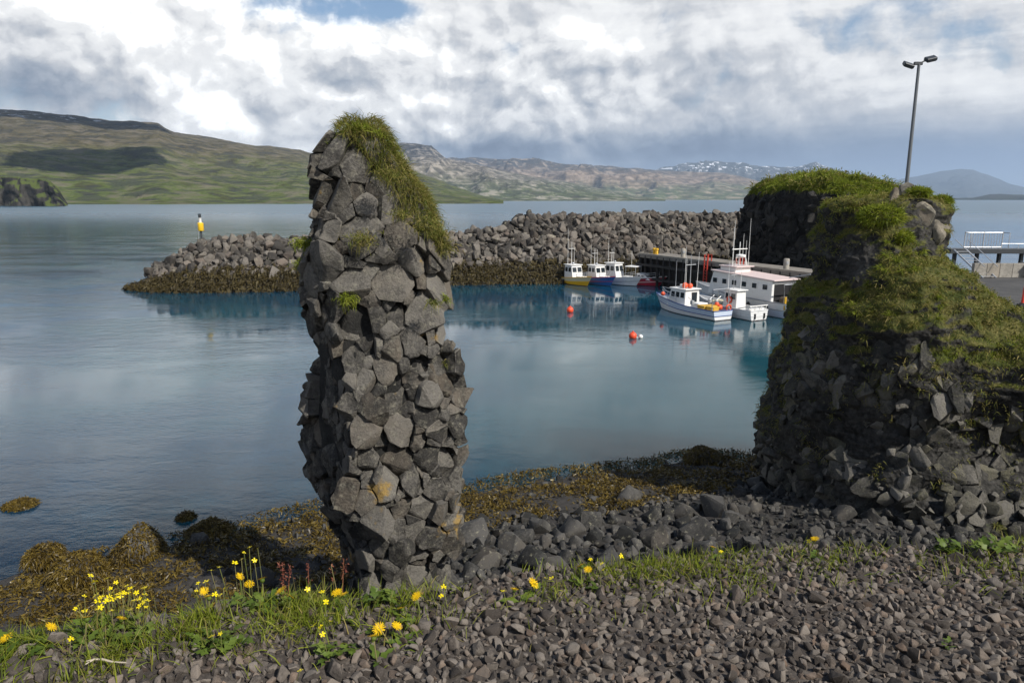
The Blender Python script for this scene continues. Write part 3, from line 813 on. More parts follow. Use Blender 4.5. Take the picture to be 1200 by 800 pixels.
def broken_rock(root, seeds, normals, rad, mat, n_parts, rng, name="rock_block", depth=0.5, gap=0.004, proud=0.22, envelope=(), lump=None):
    """Interlocking angular blocks: cells of the seeds, each cut by its own tilted faces."""
    n = len(seeds); S = [Vector(p) for p in seeds]; N = [Vector(p) for p in normals]
    px, py, dep = in_view(np.array(seeds))
    facing = np.array([N[i].dot((Vector((0, 0, CAM_H)) - S[i]).normalized()) for i in range(n)])
    score = np.where(facing > -0.15, rad / dep, 0); order = np.argsort(-score); parts = set(order[:n_parts][score[order[:n_parts]] > 0].tolist())
    rest = []
    # neighbourhoods of blocks are stretched together, upright here and flat-lying there
    a_ = fbm(np.array(seeds) * 0.8, 2, 55); aniso = [(1, 1, float(0.62 + 0.8 * sstep(0.0, 0.5, q) - 0.15 * sstep(0, -0.5, q))) for q in a_]
    # clusters: larger blocks that the smaller pieces belong to
    perm = rng.permutation(n); cp = np.array(seeds)[perm]; big = perm[poisson_thin(cp, 0.78 + 0.35 * (cp[:, 2] > 8.0))]
    own = np.array([int(np.argmin((((seeds[i] - seeds[big]) * np.array([1, 1, 0.75])) ** 2).sum(1))) for i in range(n)])
    cl_o, cl_n = [], []
    for k in big:
        t = N[k].orthogonal().normalized(); b = N[k].cross(t); a = rng.random() * 6.283
        cl_n.append((N[k] + (t * math.cos(a) + b * math.sin(a)) * (0.08 + 0.26 * rng.random()) + Vector((0, 0, 0.05))).normalized())
        cl_o.append(S[k] + N[k] * ((float(lump[k]) if lump is not None else 0.0) * 1.1 + rng.uniform(-0.10, 0.07)))
    for i in range(n):
        p, nn, r = S[i], N[i], float(rad[i])
        t = nn.orthogonal().normalized(); b = nn.cross(t); e = r * 1.9
        corner = lambda x, y, z: p + t * x + b * y + nn * z
        X, lo, hi = e, -depth, r * 1.1
        c8 = [corner(sx * X, sy * X, sz) for sz in (lo, hi) for sy in (-1, 1) for sx in (-1, 1)]
        faces = [[c8[k] for k in q] for q in ((0, 2, 3, 1), (4, 5, 7, 6), (0, 1, 5, 4), (2, 6, 7, 3), (0, 4, 6, 2), (1, 3, 7, 5))]
        d = np.linalg.norm(seeds - seeds[i], axis=1); near = np.nonzero((d < r * 3.2) & (d > 1e-6))[0]
        for j in near[np.argsort(d[near])][:18]:
            q = S[j]; u = (q - p); L = u.length
            f = 0.5 + 0.5 * (rad[i] ** 2 - rad[j] ** 2) / max(L * L, 1e-6) * 0.8; f = min(max(f, 0.2), 0.8)
            m = Vector((u.x * aniso[i][0], u.y * aniso[i][1], u.z * aniso[i][2])) + Vector((u.x * aniso[j][0], u.y * aniso[j][1], u.z * aniso[j][2])); m.normalize()
            faces = clip_cell(faces, p + u * f - m * gap, m)
        # blocks of one cluster share a broken face; a few stand out or have fallen away
        c = own[i]; m = cl_n[c]; den = max(nn.dot(m), 0.35); h = (cl_o[c] - p).dot(m) / den
        if rng.random() < 0.10: h += rng.choice((-0.16, -0.09, 0.04, 0.06)); m = nn
        h = min(max(h, -0.30 if p.z < 8.0 else -0.07), 0.07) + rng.normal() * 0.012
        a = rng.random() * 6.283; m = (m + (t * math.cos(a) + b * math.sin(a)) * (0.05 + 0.10 * rng.random())).normalized()
        faces = clip_cell(faces, p + nn * h, m)
        for tilt, add in ((0.8, 0.20 * r), (1.0, 0.26 * r)):
            a = rng.random() * 6.283; m = (nn + (t * math.cos(a) + b * math.sin(a)) * tilt * (0.4 + 0.8 * rng.random())).normalized()
            faces = clip_cell(faces, p + nn * h + m * add, m)
        for eo, en in envelope: faces = clip_cell(faces, eo, en)
        if len(faces) < 4: continue
        me = cell_mesh(name, faces, p, mat, i, bev=0.028 * r)
        if me is None: continue
        if i in parts: o = link(name, me, root); o.location = p - root.location
        else:
            v, f = mesh_arrays(me); rest.append((v + np.array(p - root.location), f)); bpy.data.meshes.remove(me)
    if rest:
        vs, fs, b0 = [], [], 0
        for v, f in rest: vs.append(v); fs.append(f + b0); b0 += len(v)
        tag(link("rear_blocks", arr_mesh("rear_blocks", np.concatenate(vs), np.concatenate(fs), mat, True, 32), root), kind="stuff")

def pillar():
    rng = np.random.default_rng(21); zb = 1.0
    root = thing("rock_pillar", (float(pil_sec(3.0)[0]), PIL_Y, 1.4), "tall leaning pillar of dark broken basalt blocks with a grassy crown, standing on the shore", "rock pillar")
    # core
    zz = np.linspace(zb - 0.6, PIL_TOP - 0.05, 70); th = np.linspace(0, 2 * math.pi, 49)[:-1]
    TH, Z = np.meshgrid(th, zz); v = sec_pt(Z, TH, 0.30).reshape(-1, 3); v += 0.05 * fbm(v * 2.5, 3, 5)[:, None]
    f = grid_faces(48, 70, True); me = arr_mesh("core", v - np.array(root.location), f, m_core, True); link("core", me, root)
    # seeds
    n = 9000; z = rng.uniform(zb, PIL_TOP - 0.45, n); t = rng.uniform(0, 2 * math.pi, n)
    p = sec_pt(z, t); nn = sec_nrm(z, t)
    lump = fbm(p * 0.8, 3, 77) * 0.17 + 0.08 * np.sign(fbm(p * np.array([1.1, 1.1, 0.8]) + 5, 2, 78)) + 0.10 * fbm(p * 2.2, 2, 79)
    lump = np.clip((lump - 0.03) * (1 - 0.6 * sstep(8.5, 10.0, z)), -0.15, 0.07)
    back = nn[:, 1] > 0.35
    zone = sstep(0.05, 0.45, fbm(p * 0.75, 2, 6))
    big = sstep(7.0, 8.8, z) * 0.17 + zone * 0.10
    left = sstep(-0.3, -0.8, nn[:, 0]) * 0.06
    rad = np.where(back, 0.48, 0.130 + 0.22 * rng.random(n) ** 2.4 + big * rng.random(n) ** 0.8 - left * 0.6)
    k = np.argsort(-rad + 0.25 * rng.random(n)); p, nn, rad, lump = p[k], nn[k], rad[k], lump[k]
    k = poisson_thin(p, rad * 1.02); p, nn, rad, lump = p[k], nn[k], rad[k], lump[k]
    p += nn * rng.normal(size=(len(p), 1)) * 0.025
    env = []
    for (ax, ay), (bx, by) in (((362, 192), (392, 156)), ((385, 157), (450, 150)), ((432, 146), (518, 266))):   # the crown's sloping outline
        a, b = at_y(ax, ay, PIL_Y), at_y(bx, by, PIL_Y); u = (b - a).normalized(); env.append((a, Vector((-u.z, 0, u.x))))
    broken_rock(root, p, nn, rad, m_pillar, 300, rng, envelope=env, lump=lump)
    # grass down the right shoulder and over the crown
    zz = np.linspace(2, PIL_TOP, 200); TH, Z = np.meshgrid(np.linspace(0, 2 * math.pi, 97), zz); v = sec_pt(Z, TH, 0.02).reshape(-1, 3)
    f = grid_faces(97, 200); f = np.concatenate([f[:, :3], f[:, [0, 2, 3]]])
    def w_top(q, m):
        px, py, _ = in_view(q); edge = np.interp(py, [140, 165, 200, 240, 270, 300, 330], [385, 408, 436, 466, 496, 522, 556])
        return sstep(-6, 14, px - edge + 10 * fbm(q * 3, 3, 5)) * (q[:, 2] > 8.0)
    q, m = sample_tris(v, f, 80000, rng, w_top); m[:, 2] = np.abs(m[:, 2]) * 0.5 + 0.5
    q = np.concatenate([q, q + rng.normal(size=q.shape) * 0.04]); m = np.concatenate([m, m])
    tag(blades("grass", q - np.array(root.location), m, 0.21, 0.012, rng, m_moss, root, 0.5, 0.9), kind="stuff")
    # greener tuft right on top
    c = at_y(425, 152, PIL_Y); q = np.array(c) + rng.normal(size=(2600, 3)) * np.array([0.24, 0.20, 0.03]); q[:, 2] -= 0.9 * (q[:, 0] - c.x) ** 2
    tag(blades("grass", q - np.array(root.location), np.tile([0.0, 0, 1.0], (len(q), 1)), 0.16, 0.012, rng, m_fresh, root, 0.5, 0.5), kind="stuff")
    # tufts in cracks: (pixel, size, count, fresh)
    for px, py, s, cnt, mt in ((424, 280, 0.13, 500, m_moss), (407, 351, 0.10, 420, m_fresh), (356, 285, 0.10, 500, m_fresh), (354, 310, 0.09, 260, m_fresh), (520, 290, 0.12, 500, m_moss), (520, 350, 0.06, 160, m_fresh),
                               (508, 355, 0.06, 130, m_moss), (522, 470, 0.06, 120, m_moss), (524, 425, 0.06, 120, m_moss), (470, 250, 0.1, 260, m_moss), (500, 262, 0.14, 500, m_moss), (515, 275, 0.12, 400, m_moss), (455, 205, 0.12, 400, m_moss)):
        yy = PIL_Y - 1.12 if 370 < px < 515 else PIL_Y - 0.35
        c = np.array(at_y(px, py, yy)); q = c + rng.normal(size=(cnt, 3)) * np.array([s, s * 0.5, s * 0.55])
        tag(blades("grass_tuft", q - np.array(root.location), np.tile([0, -0.5, 0.6], (cnt, 1)), 0.11, 0.013, rng, mt, root, 0.7, 0.8), kind="stuff")
    return root
pillar()

def tussocks(name, root, o, p, n, per, spread, length, width, rng, mats):
    """Separate tufts of longer grass that break up a turf's outline."""
    pick = p[rng.choice(len(p), n)]
    for k, mt in enumerate(mats):
        c = pick[k::len(mats)]; d = rng.normal(size=(len(c), per, 3)); d[..., 2] = np.abs(d[..., 2]) * 1.1 + 0.25; d /= np.linalg.norm(d, axis=-1)[..., None]
        sc = (0.5 + 0.9 * rng.random((len(c), 1, 1))); q = (c[:, None, :] + d * spread * sc * rng.random((len(c), per, 1))).reshape(-1, 3)
        tag(blades(name, q - o, d.reshape(-1, 3), length, width, rng, mt, root, 0.25, 0.9), kind="stuff")

# ================================================================== GRASSY OUTCROP (near) and CRAG (far)
def turf_rock_mat(name, rock_d, rock_l, turf_a, turf_b, scale, bdist, amount):
    m, g, p = new_mat(name); P = pos_of(g); geo = g.n('ShaderNodeNewGeometry'); nz = g.xyz(geo.outputs['True Normal'])[2]
    n1 = g.noise(P, scale, 8, 0.62); n2 = g.noise(P, scale * 5, 7, 0.65)
    c = g.mix((n1 * 0.5 + n2 * 0.6).ss(0.4, 0.75), rock_d, rock_l)
    t = g.mix(g.noise(P, scale * 2.2, 5, 0.6).ss(0.35, 0.65), turf_a, turf_b)
    att = V(g.t, g.n('ShaderNodeAttribute', attribute_name="turf").outputs['Fac'])
    c = g.mix((att + (n2 - 0.5) * amount).ss(0.35, 0.6), c, t)
    v = g.voro(P, scale * 6, 'F1')
    setp(g, p, c, 0.95, g.bump(n2 * 0.7 + v * 0.5, 1.0, bdist), spec=0.15)
    return m
def loft(tab, yd, yf, yb, zrange, nth, nz, n_exp, disp):
    """Closed rock body from an outline table (py, left px, right px) seen at depth yd; front yf(z), back yb(z)."""
    tab = sorted(tab, key=lambda q: -q[0])
    z0 = np.array([at_y(600, q[0], yd).z for q in tab]); l0 = np.array([at_y(q[1], q[0], yd).x for q in tab]); r0 = np.array([at_y(q[2], q[0], yd).x for q in tab])
    zs = np.linspace(*zrange, nz); th = np.linspace(0, 2 * math.pi, nth + 1)[:-1]; TH, Z = np.meshgrid(th, zs)
    l, r = np.interp(Z, z0, l0), np.interp(Z, z0, r0); a = (r - l) / 2
    f, b = yf(Z), yb(Z); hb = (b - f) / 2; c, s = np.cos(TH), np.sin(TH)
    v = P2((l + r) / 2 + a * np.sign(c) * np.abs(c) ** (2 / n_exp), (f + b) / 2 + hb * np.sign(s) * np.abs(s) ** (2 / n_exp), Z).reshape(-1, 3)
    nr = P2(np.sign(c) * np.abs(c) ** 1.2, np.sign(s) * np.abs(s) ** 1.2, 0 * c).reshape(-1, 3); nr /= np.linalg.norm(nr, axis=1)[:, None]
    v = v + nr * disp(v)[:, None]
    v[:, 2] += 0.12 * fbm(v * 0.8, 3, 9)
    top = v[-nth:].mean(0) + np.array([0, 0, 0.05]); v = np.concatenate([v, top[None]])
    fq = grid_faces(nth, nz, True); tri = np.concatenate([fq[:, :3], fq[:, [0, 2, 3]]])
    k = np.arange(nth); base = (nz - 1) * nth; cap = np.stack([base + k, base + (k + 1) % nth, np.full(nth, nth * nz)], 1)
    return v, np.concatenate([tri, cap])
def vnormals(v, f):
    n = np.zeros_like(v); c = np.cross(v[f[:, 1]] - v[f[:, 0]], v[f[:, 2]] - v[f[:, 0]])
    for k in range(3): np.add.at(n, f[:, k], c)
    return n / np.maximum(np.linalg.norm(n, axis=1), 1e-9)[:, None]
def with_turf(me, t):
    a = me.attributes.new("turf", 'FLOAT', 'POINT'); a.data.foreach_set("value", np.ascontiguousarray(t, np.float32))

m_outcrop = turf_rock_mat("outcrop_rock", (0.016, 0.016, 0.015), (0.085, 0.080, 0.072), (0.045, 0.055, 0.014), (0.115, 0.105, 0.035), 1.4, 0.07, 0.9)
def outcrop():
    rng = np.random.default_rng(33); YD = 21.0
    tab = [(231, 1036, 1072), (234, 1010, 1084), (239, 994, 1090), (246, 986, 1096), (255, 988, 1094), (272, 986, 1090), (288, 984, 1080), (305, 984, 1078), (322, 983, 1094), (334, 980, 1108), (344, 962, 1120), (360, 952, 1146), (380, 946, 1184),
           (400, 942, 1230), (430, 934, 1300), (460, 924, 1340), (500, 924, 1370), (540, 922, 1400), (575, 920, 1420), (640, 916, 1450)]
    zt = at_y(1060, 231, YD).z
    zk = [0, 1.2, 2.5, 4.2, 5.2, 6.0, 7.0, 7.9, 8.4, 9.2, 10.0, 12]
    yf = lambda z: np.interp(z, zk, [16.8, 17.1, 17.5, 17.7, 17.8, 18.0, 18.35, 18.8, 20.1, 20.4, 20.7, 21.0])
    yb = lambda z: np.interp(z, zk, [27, 26.5, 26, 25.4, 25, 24.6, 24.2, 23.8, 23.4, 23.0, 22.5, 22.0])
    hol = [(at_y(1170, 525, 17.8), 1.5, 0.9), (at_y(1000, 545, 17.6), 1.2, 0.35), (at_y(1000, 420, 18.3), 0.9, 0.25)]
    def disp(v):
        d = 0.50 * fbm(v * 0.5, 4, 3) + 0.26 * fbm(v * 1.3, 4, 7, 0.6) + 0.16 * fbm(v * np.array([1.5, 1.5, 2.6]), 3, 15, 0.5, True)
        for c, r, a in hol: d -= a * np.exp(-((v - np.array(c)) ** 2).sum(1) / r ** 2)
        return d
    v, f = loft(tab, YD, yf, yb, (0.3, zt), 210, 150, 2.8, disp); v[:, 1] -= 0.22 * (v[:, 0] - 9.0)
    nv = vnormals(v, f); o = np.array([10.5, 20.5, 1.0])
    px, py, _ = in_view(v)
    zline = np.interp(px, [900, 960, 1000, 1060, 1120, 1200, 1300], [440, 385, 400, 425, 440, 470, 520])    # turf reaches lower on the right
    knob = sstep(290, 275, py) * 0.8 + 0.2
    darkface = np.exp(-((px - 990) / 46) ** 2 - ((py - 308) / 26) ** 2) + 0.6 * np.exp(-((px - 1088) / 22) ** 2 - ((py - 262) / 34) ** 2)
    turf = sstep(60, -45, py - zline + 34 * fbm(v * 0.9, 3, 2)) * 0.70 + nv[:, 2] * 0.75 + 0.55 * fbm(v * 1.3, 4, 5) - 0.28 - darkface * 0.9
    turf = np.clip(turf, 0, 1)
    root = thing("rock_outcrop", tuple(o), "rubbly dark rock outcrop with a grass covered top and shoulder, rising from the shore", "rock outcrop")
    me = arr_mesh("rock_body", v - o, f, m_outcrop, True); with_turf(me, turf); link("rock_body", me, root)
    # loose stones set in its face
    def tval(q): # nearest by the same rule
        px, py, _ = in_view(q); zl = np.interp(px, [900, 960, 1000, 1060, 1120, 1200, 1300], [440, 385, 400, 425, 440, 470, 520])
        return sstep(60, -45, py - zl + 34 * fbm(q * 0.9, 3, 2))
    def w_rock(q, m): 
        px, py, _ = in_view(q)
        return np.clip(1.0 - 0.9 * tval(q) - 0.4 * np.maximum(m[:, 2], 0), 0.03, 1) * (0.12 + 0.88 * sstep(-0.28, 0.05, fbm(q * 0.75 + 3, 3, 91))) * (q[:, 1] < 23.5) * (q[:, 0] < 15.5)
    m_ors = stone_mat("outcrop_stone", (0.034, 0.033, 0.029), (0.165, 0.153, 0.132), (0.125, 0.115, 0.068), 5, 1.0, 0.04, mid=0.7, lichen=0.35, lichen_col=(0.13, 0.125, 0.07), vary=0.55)
    # jointed rock of the steep face
    q, m = sample_tris(v, f, 26000, rng, lambda q, m: w_rock(q, m) * (q[:, 1] < 21.5) * (m[:, 1] < 0.3) * (m[:, 2] < 0.55) * (q[:, 2] > 1.2) * (tval(q) < 0.55) * (q[:, 2] < 7.6))
    sm = np.stack([q[:, 0] - 11.5, q[:, 1] - 22.0, np.full(len(q), 0.6)], 1); sm /= np.linalg.norm(sm, axis=1)[:, None]; m = m * 0.55 + sm * 0.45; m /= np.linalg.norm(m, axis=1)[:, None]
    rad = 0.145 + 0.22 * rng.random(len(q)) ** 2.2; k = np.argsort(-rad + 0.2 * rng.random(len(q))); q, m, rad = q[k], m[k], rad[k]
    k = poisson_thin(q, rad); q, m, rad = q[k], m[k], rad[k]
    root.location = tuple(o); broken_rock(root, q, m, rad, m_ors, 300, rng, depth=0.4, lump=0.10 * fbm(q * 1.1, 3, 44))
    # loose stones at its foot and a few on the ledges
    q, m = sample_tris(v, f, 9000, rng, lambda q, m: w_rock(q, m) * np.where(q[:, 2] < 2.4, 1.0, 0.10))
    s = 0.09 + 0.20 * rng.random(len(q)) ** 2.0 + 0.22 * (q[:, 2] < 2.4) * rng.random(len(q)); k = np.argsort(-s); q, m, s = q[k], m[k], s[k]
    k = poisson_thin(q, s * 0.80); q, m, s = q[k], m[k], s[k]
    q = q + m * (s * 0.12)[:, None]; size = s[:, None] * rng.uniform(0.8, 1.35, (len(s), 3))
    vis = (m * (np.array([0, 0, CAM_H]) - q)).sum(1) > 0
    big, rest = split_largest(q, size, 200, vis)
    var_oc = [rock_mesh("stone", 240 + i, m_ors, npts=12 + i % 5, bev=0.035, boxy=0.65, size=(1.0, 0.9, 0.75)) for i in range(12)]
    rock_objs("stone", var_oc, q[big] - o, size[big], rng, root)
    tag(joined("rubble", var_oc, q[rest] - o, size[rest], rng, m_ors, root), kind="stuff")
    # moss and thin grass in the joints of the rubble
    q, m = sample_tris(v, f, 60000, rng, lambda q, m: (q[:, 1] < 24) * (q[:, 0] < 17) * (q[:, 2] > 2.2) * sstep(0.0, 0.3, fbm(q * 1.5, 4, 66)))
    tag(blades("moss_tufts", q - o + m * 0.06, m * 0.5 + np.array([0, 0, 0.5]), 0.12, 0.022, rng, m_moss, root, 0.6, 0.9), kind="stuff")
    # grass
    fc = turf[f].mean(1)
    def grassy(lo, hi):
        tri = f[fc > lo]; return tri
    tri = f[fc > 0.50]
    q, m = sample_tris(v, tri, 90000, rng, lambda q, m: (q[:, 1] < 24) * (q[:, 0] < 17) * (0.35 + 0.65 * sstep(-0.2, 0.3, fbm(q * 2.0, 3, 6))))
    m = m * 0.6 + np.array([0, 0, 0.6]); gr = fbm(q * 0.8, 3, 60) + (q[:, 2] > 8.6) * 0.15
    for mt, sel, L in ((m_moss, gr < 0.12, 0.125), (m_fresh, gr >= 0.12, 0.11)):
        tag(blades("grass", q[sel] - o, m[sel], L, 0.020, rng, mt, root, 0.55, 0.9), kind="stuff")
    tussocks("grass_tussocks", root, o, q[(q[:, 1] < 22)], 300, 60, 0.15, 0.14, 0.020, rng, (m_moss, m_moss, m_fresh))
    # bushy green cushions near the crown
    for px, py, w, h, yy in ((1032, 252, 0.95, 0.42, 20.1), (1075, 226, 0.35, 0.2, 20.6), (1052, 278, 0.5, 0.28, 20.0), (1070, 292, 0.42, 0.22, 20.0), (1102, 236, 0.22, 0.2, 21.0)):
        c = np.array(at_y(px, py, yy)); d = rng.normal(size=(2200, 3)); d /= np.linalg.norm(d, axis=1)[:, None]
        q = c + d * np.array([w * 0.62, 0.45, h * 0.62]) * (0.8 + 0.3 * rng.random((2200, 1)))
        tag(blades("green_cushion", q - o, d * 0.7 + np.array([0, 0, 0.4]), 0.14, 0.028, rng, m_fresh, root, 0.5, 0.5), kind="stuff")
    # bare pale rocks on the crown
    m_pale = stone_mat("crown_stone", (0.075, 0.068, 0.055), (0.22, 0.20, 0.16), (0.20, 0.155, 0.11), 4, 1.0, 0.03, lichen=0.5)
    for px, py, s, sz in ((1062, 232, 20.7, (1.3, 0.9, 0.9)), (1044, 236, 20.5, (0.8, 0.6, 0.5)), (1082, 250, 20.35, (1.3, 1.0, 1.0)), (1088, 276, 20.2, (1.1, 1.0, 1.3)), (1068, 262, 20.3, (0.9, 0.7, 0.8))):
        c = at_y(px, py, s); me = rock_mesh("crown_rock", px, m_pale, npts=14, bev=0.05, cuts=2, rough=0.06, boxy=0.75)
        r = link("crown_rock", me, root); r.location = c - Vector(o); r.scale = sz; r.rotation_euler = (rng.random() * 3, rng.random() * 3, rng.random() * 3)
outcrop()

m_crag = turf_rock_mat("crag_rock", (0.010, 0.010, 0.010), (0.040, 0.038, 0.036), (0.055, 0.080, 0.012), (0.115, 0.125, 0.028), 0.6, 0.25, 0.25)
def crag():
    rng = np.random.default_rng(35); YD = 82.0
    tab = [(205, 948, 992), (208, 928, 1000), (213, 912, 1010), (220, 902, 1018), (230, 898, 1026), (244, 895, 1030), (264, 892, 1034), (285, 890, 1038), (310, 888, 1040), (350, 884, 1045)]
    zt = at_y(960, 205, YD).z
    yf = lambda z: np.interp(z, [0, 4, 8, 10.5, 11.5, 13.3], [77.5, 77.5, 77.0, 77.2, 78.5, 81.0]); yb = lambda z: np.interp(z, [0, 8, 13.3], [98, 94, 88])
    disp = lambda v: 1.1 * fbm(v * 0.25, 4, 3) + 0.6 * fbm(v * np.array([0.9, 0.9, 0.5]), 4, 7, 0.6) + 0.25 * fbm(v * np.array([1.2, 1.2, 0.3]), 3, 8, 0.5, True)
    v, f = loft(tab, YD, yf, yb, (-1.0, zt), 200, 110, 3.0, disp); v[:, 1] -= 0.7 * (v[:, 0] - 28.0); v[:, 2] -= 0.20 * np.maximum(v[:, 0] - 33.5, 0) * sstep(5, 11, v[:, 2]); nv = vnormals(v, f); o = np.array([35.0, 84.0, 2.0])
    px, py, _ = in_view(v)
    lip = np.interp(px, [860, 880, 920, 960, 1000, 1040, 1100], [226, 228, 224, 224, 230, 240, 252])
    turf = np.clip(sstep(5, -5, py - lip + 9 * fbm(v * 0.35, 4, 4)), 0, 1)
    root = thing("grassy_crag", tuple(o), "big dark crag with a domed green grass top beside the pier", "crag")
    me = arr_mesh("rock_body", v - o, f, m_crag, True); with_turf(me, turf); link("rock_body", me, root)
    tri = f[turf[f].mean(1) > 0.4]
    q, m = sample_tris(v, tri, 46000, rng, lambda q, m: (q[:, 1] < 90) * 1.0); m = m * 0.5 + np.array([0, 0, 0.6])
    tag(blades("grass", q - o, m, 0.42, 0.07, rng, m_fresh, root, 0.5, 0.8, segs=2), kind="stuff")
    tussocks("grass_tussocks", root, o, q, 260, 40, 0.6, 0.6, 0.09, rng, (m_fresh, m_moss))
    # broken blocks standing proud of the dark face
    tri = f[turf[f].mean(1) < 0.3]; q, m = sample_tris(v, tri, 1500, rng, lambda q, m: (fbm(q * 0.4, 3, 19) > -0.1) * (q[:, 1] < 90))
    m_cs = stone_mat("crag_stone", (0.010, 0.010, 0.010), (0.048, 0.045, 0.041), (0.04, 0.036, 0.028), 1.2, 1.0, 0.15)
    var = [rock_mesh("ledge", 500 + i, m_cs, npts=12, bev=0.03, boxy=0.6) for i in range(6)]
    tag(joined("rock_ledges", var, q - o, rng.uniform(0.4, 1.3, (len(q), 3)) * np.array([1, 1, 1.2]), rng, m_cs, root), kind="stuff")
crag()

# ================================================================== BREAKWATER
m_armour = stone_mat("armour_stone", (0.040, 0.036, 0.032), (0.155, 0.138, 0.118), (0.145, 0.110, 0.085), 0.9, 1.0, 0.10, lichen=0.2, vary=0.7)
m_wetcore = stone_mat("breakwater_core", (0.02, 0.019, 0.017), (0.06, 0.055, 0.05), (0.06, 0.05, 0.04), 1.0, 1.0, 0.1)
m_bwrack = leaf_mat("breakwater_wrack", [(0.0, (0.018, 0.014, 0.006)), (0.4, (0.040, 0.030, 0.010)), (0.75, (0.068, 0.052, 0.016)), (1.0, (0.10, 0.080, 0.026))], 0.6, 0.0)
# toe line (x, y), crest height and crest set-back along it
BW = [(at_z(148, 339, 0.0), 0.4, 1.2), (at_z(172, 342, 0.0), 2.6, 3.5), (at_z(205, 343, 0.0), 4.6, 5.2), (at_z(235, 343, 0.0), 5.25, 5.4), (at_z(350, 341, 0.0), 5.2, 5.4), (at_z(450, 337, 0.0), 5.25, 5.6), (at_z(535, 334, 0.0), 5.5, 5.8),
      (at_z(585, 333, 0.0), 6.0, 7.0), (at_z(612, 333, 0.0), 7.55, 9.5), (at_z(700, 332, 0.0), 7.55, 9.5), (at_z(745, 328, 0.0), 7.6, 9.5), (at_z(800, 325, 0.0), 7.65, 9.5), (at_z(880, 322, 0.0), 7.65, 9.5), (at_z(960, 319, 0.0), 7.65, 9.5)]
def breakwater():
    rng = np.random.default_rng(41)
    T0 = np.array([(p.x, p.y, h, s) for p, h, s in BW]); L = np.concatenate([[0], np.cumsum(np.hypot(np.diff(T0[:, 0]), np.diff(T0[:, 1])))])
    def frame(u):
        return [np.interp(u, L, T0[:, k]) for k in range(4)]
    root = thing("breakwater", (0.0, 88.0, 0.0), "long breakwater of piled grey boulders with brown weed along its foot", "breakwater"); o = np.array(root.location)
    def surf(u, t):
        x, y, h, s = frame(u)
        front = np.clip(t, 0, 1); z = h * np.clip(front, -1, 1); d = s * front
        return P2(x + 0 * t, y + d + np.where(t > 1, (t - 1) * 6, 0), np.where(t > 1, h, z) + np.where(t < 0, t * 3, 0)+ np.where(t > 1.7, -(t - 1.7) * 6, 0))
    nu, nt = 240, 40
    U, Tt = np.meshgrid(np.linspace(0, L[-1], nu), np.linspace(-0.3, 2.8, nt)); v = surf(U, Tt).reshape(-1, 3)
    v += fbm(v * 0.7, 3, 4)[:, None] * np.array([0.2, 0.3, 0.35]); v[:, 2] -= 0.30
    link("core", arr_mesh("core", v - o, grid_faces(nu, nt), m_wetcore, True), root)
    var = [rock_mesh("armour_boulder", 300 + i, m_armour, npts=12 + i % 4, bev=0.03, cuts=1, rough=0.05, boxy=0.6, size=(1.1, 0.9, 0.8)) for i in range(12)]
    n = 9000; u = rng.uniform(0, L[-1], n); t = rng.uniform(0.30, 1.35, n); p = surf(u, t)
    k = p[:, 2] > 2.0 + 0.35 * rng.normal(size=n); p, t, u = p[k], t[k], u[k]
    k = p[:, 0] < 36; p, t = p[k], t[k]
    s = 0.55 + 0.8 * rng.random(len(p)) ** 1.7; od = np.argsort(-s); p, s, t = p[od], s[od], t[od]
    k = poisson_thin(p, s * 0.68); p, s, t = p[k], s[k], t[k]
    size = s[:, None] * rng.uniform(0.85, 1.25, (len(s), 3)); p[:, 2] += 0.10 * s * rng.normal(size=len(s))
    px, py, _ = in_view(p); hid = (px > 362) & (px < 520) | (px > 868)
    big, rest = split_largest(p, size, 300, ~hid & (t < 1.15))
    rock_objs("armour_boulder", var, p[big] - o, size[big], rng, root)
    # gap-filling smaller stones
    n2 = 2600; u = rng.uniform(0, L[-1], n2); t2 = rng.uniform(0.25, 1.3, n2); q = surf(u, t2); q = q[(q[:, 2] > 1.7) & (q[:, 0] < 36)]; q[:, 2] -= 0.25
    rp = np.concatenate([p[rest], q]); rs = np.concatenate([size[rest], rng.uniform(0.4, 0.8, (len(q), 3))])
    var_lo = [rock_mesh("fill_stone", 330 + i, m_armour, npts=12 + i % 4, bev=0.03, boxy=0.6, size=(1.1, 0.9, 0.8)) for i in range(8)]
    tag(joined("fill_stones", var_lo, rp - o, rs, rng, m_armour, root), kind="stuff")
    # weed-covered stones at the foot
    n3 = 2400; u = rng.uniform(0, L[-1], n3); t3 = rng.uniform(-0.05, 0.5, n3); q = surf(u, t3); q = q[(q[:, 2] < 2.5) & (q[:, 0] < 36)]
    s3 = rng.uniform(0.5, 1.2, (len(q), 3)) * np.array([1.1, 1, 0.8]); k = poisson_thin(q, 0.6); q, s3 = q[k], s3[k]
    m_ws = stone_mat("weedy_stone", (0.022, 0.017, 0.008), (0.062, 0.048, 0.018), (0.07, 0.05, 0.016), 2.2, 1.0, 0.1, vary=0.4, rough=0.75)
    tag(joined("weedy_stones", var_lo, q - o, s3, rng, m_ws, root), kind="stuff")
    n4 = 26000; u = rng.uniform(0, L[-1], n4); t4 = rng.uniform(0.0, 0.5, n4); q = surf(u, t4); k = (q[:, 2] < 2.35 + 0.3 * rng.normal(size=n4)) & (q[:, 0] < 36); q = q[k] + rng.normal(size=(k.sum(), 3)) * 0.14; q[:, 2] = np.maximum(q[:, 2] + 0.15, 0.1); q[:, 1] -= 0.25
    tag(blades("wrack", q - o, np.tile([0, -0.5, 0.0], (len(q), 1)), 0.32, 0.15, rng, m_bwrack, root, 0.5, 1.0, segs=2), kind="stuff")
breakwater()

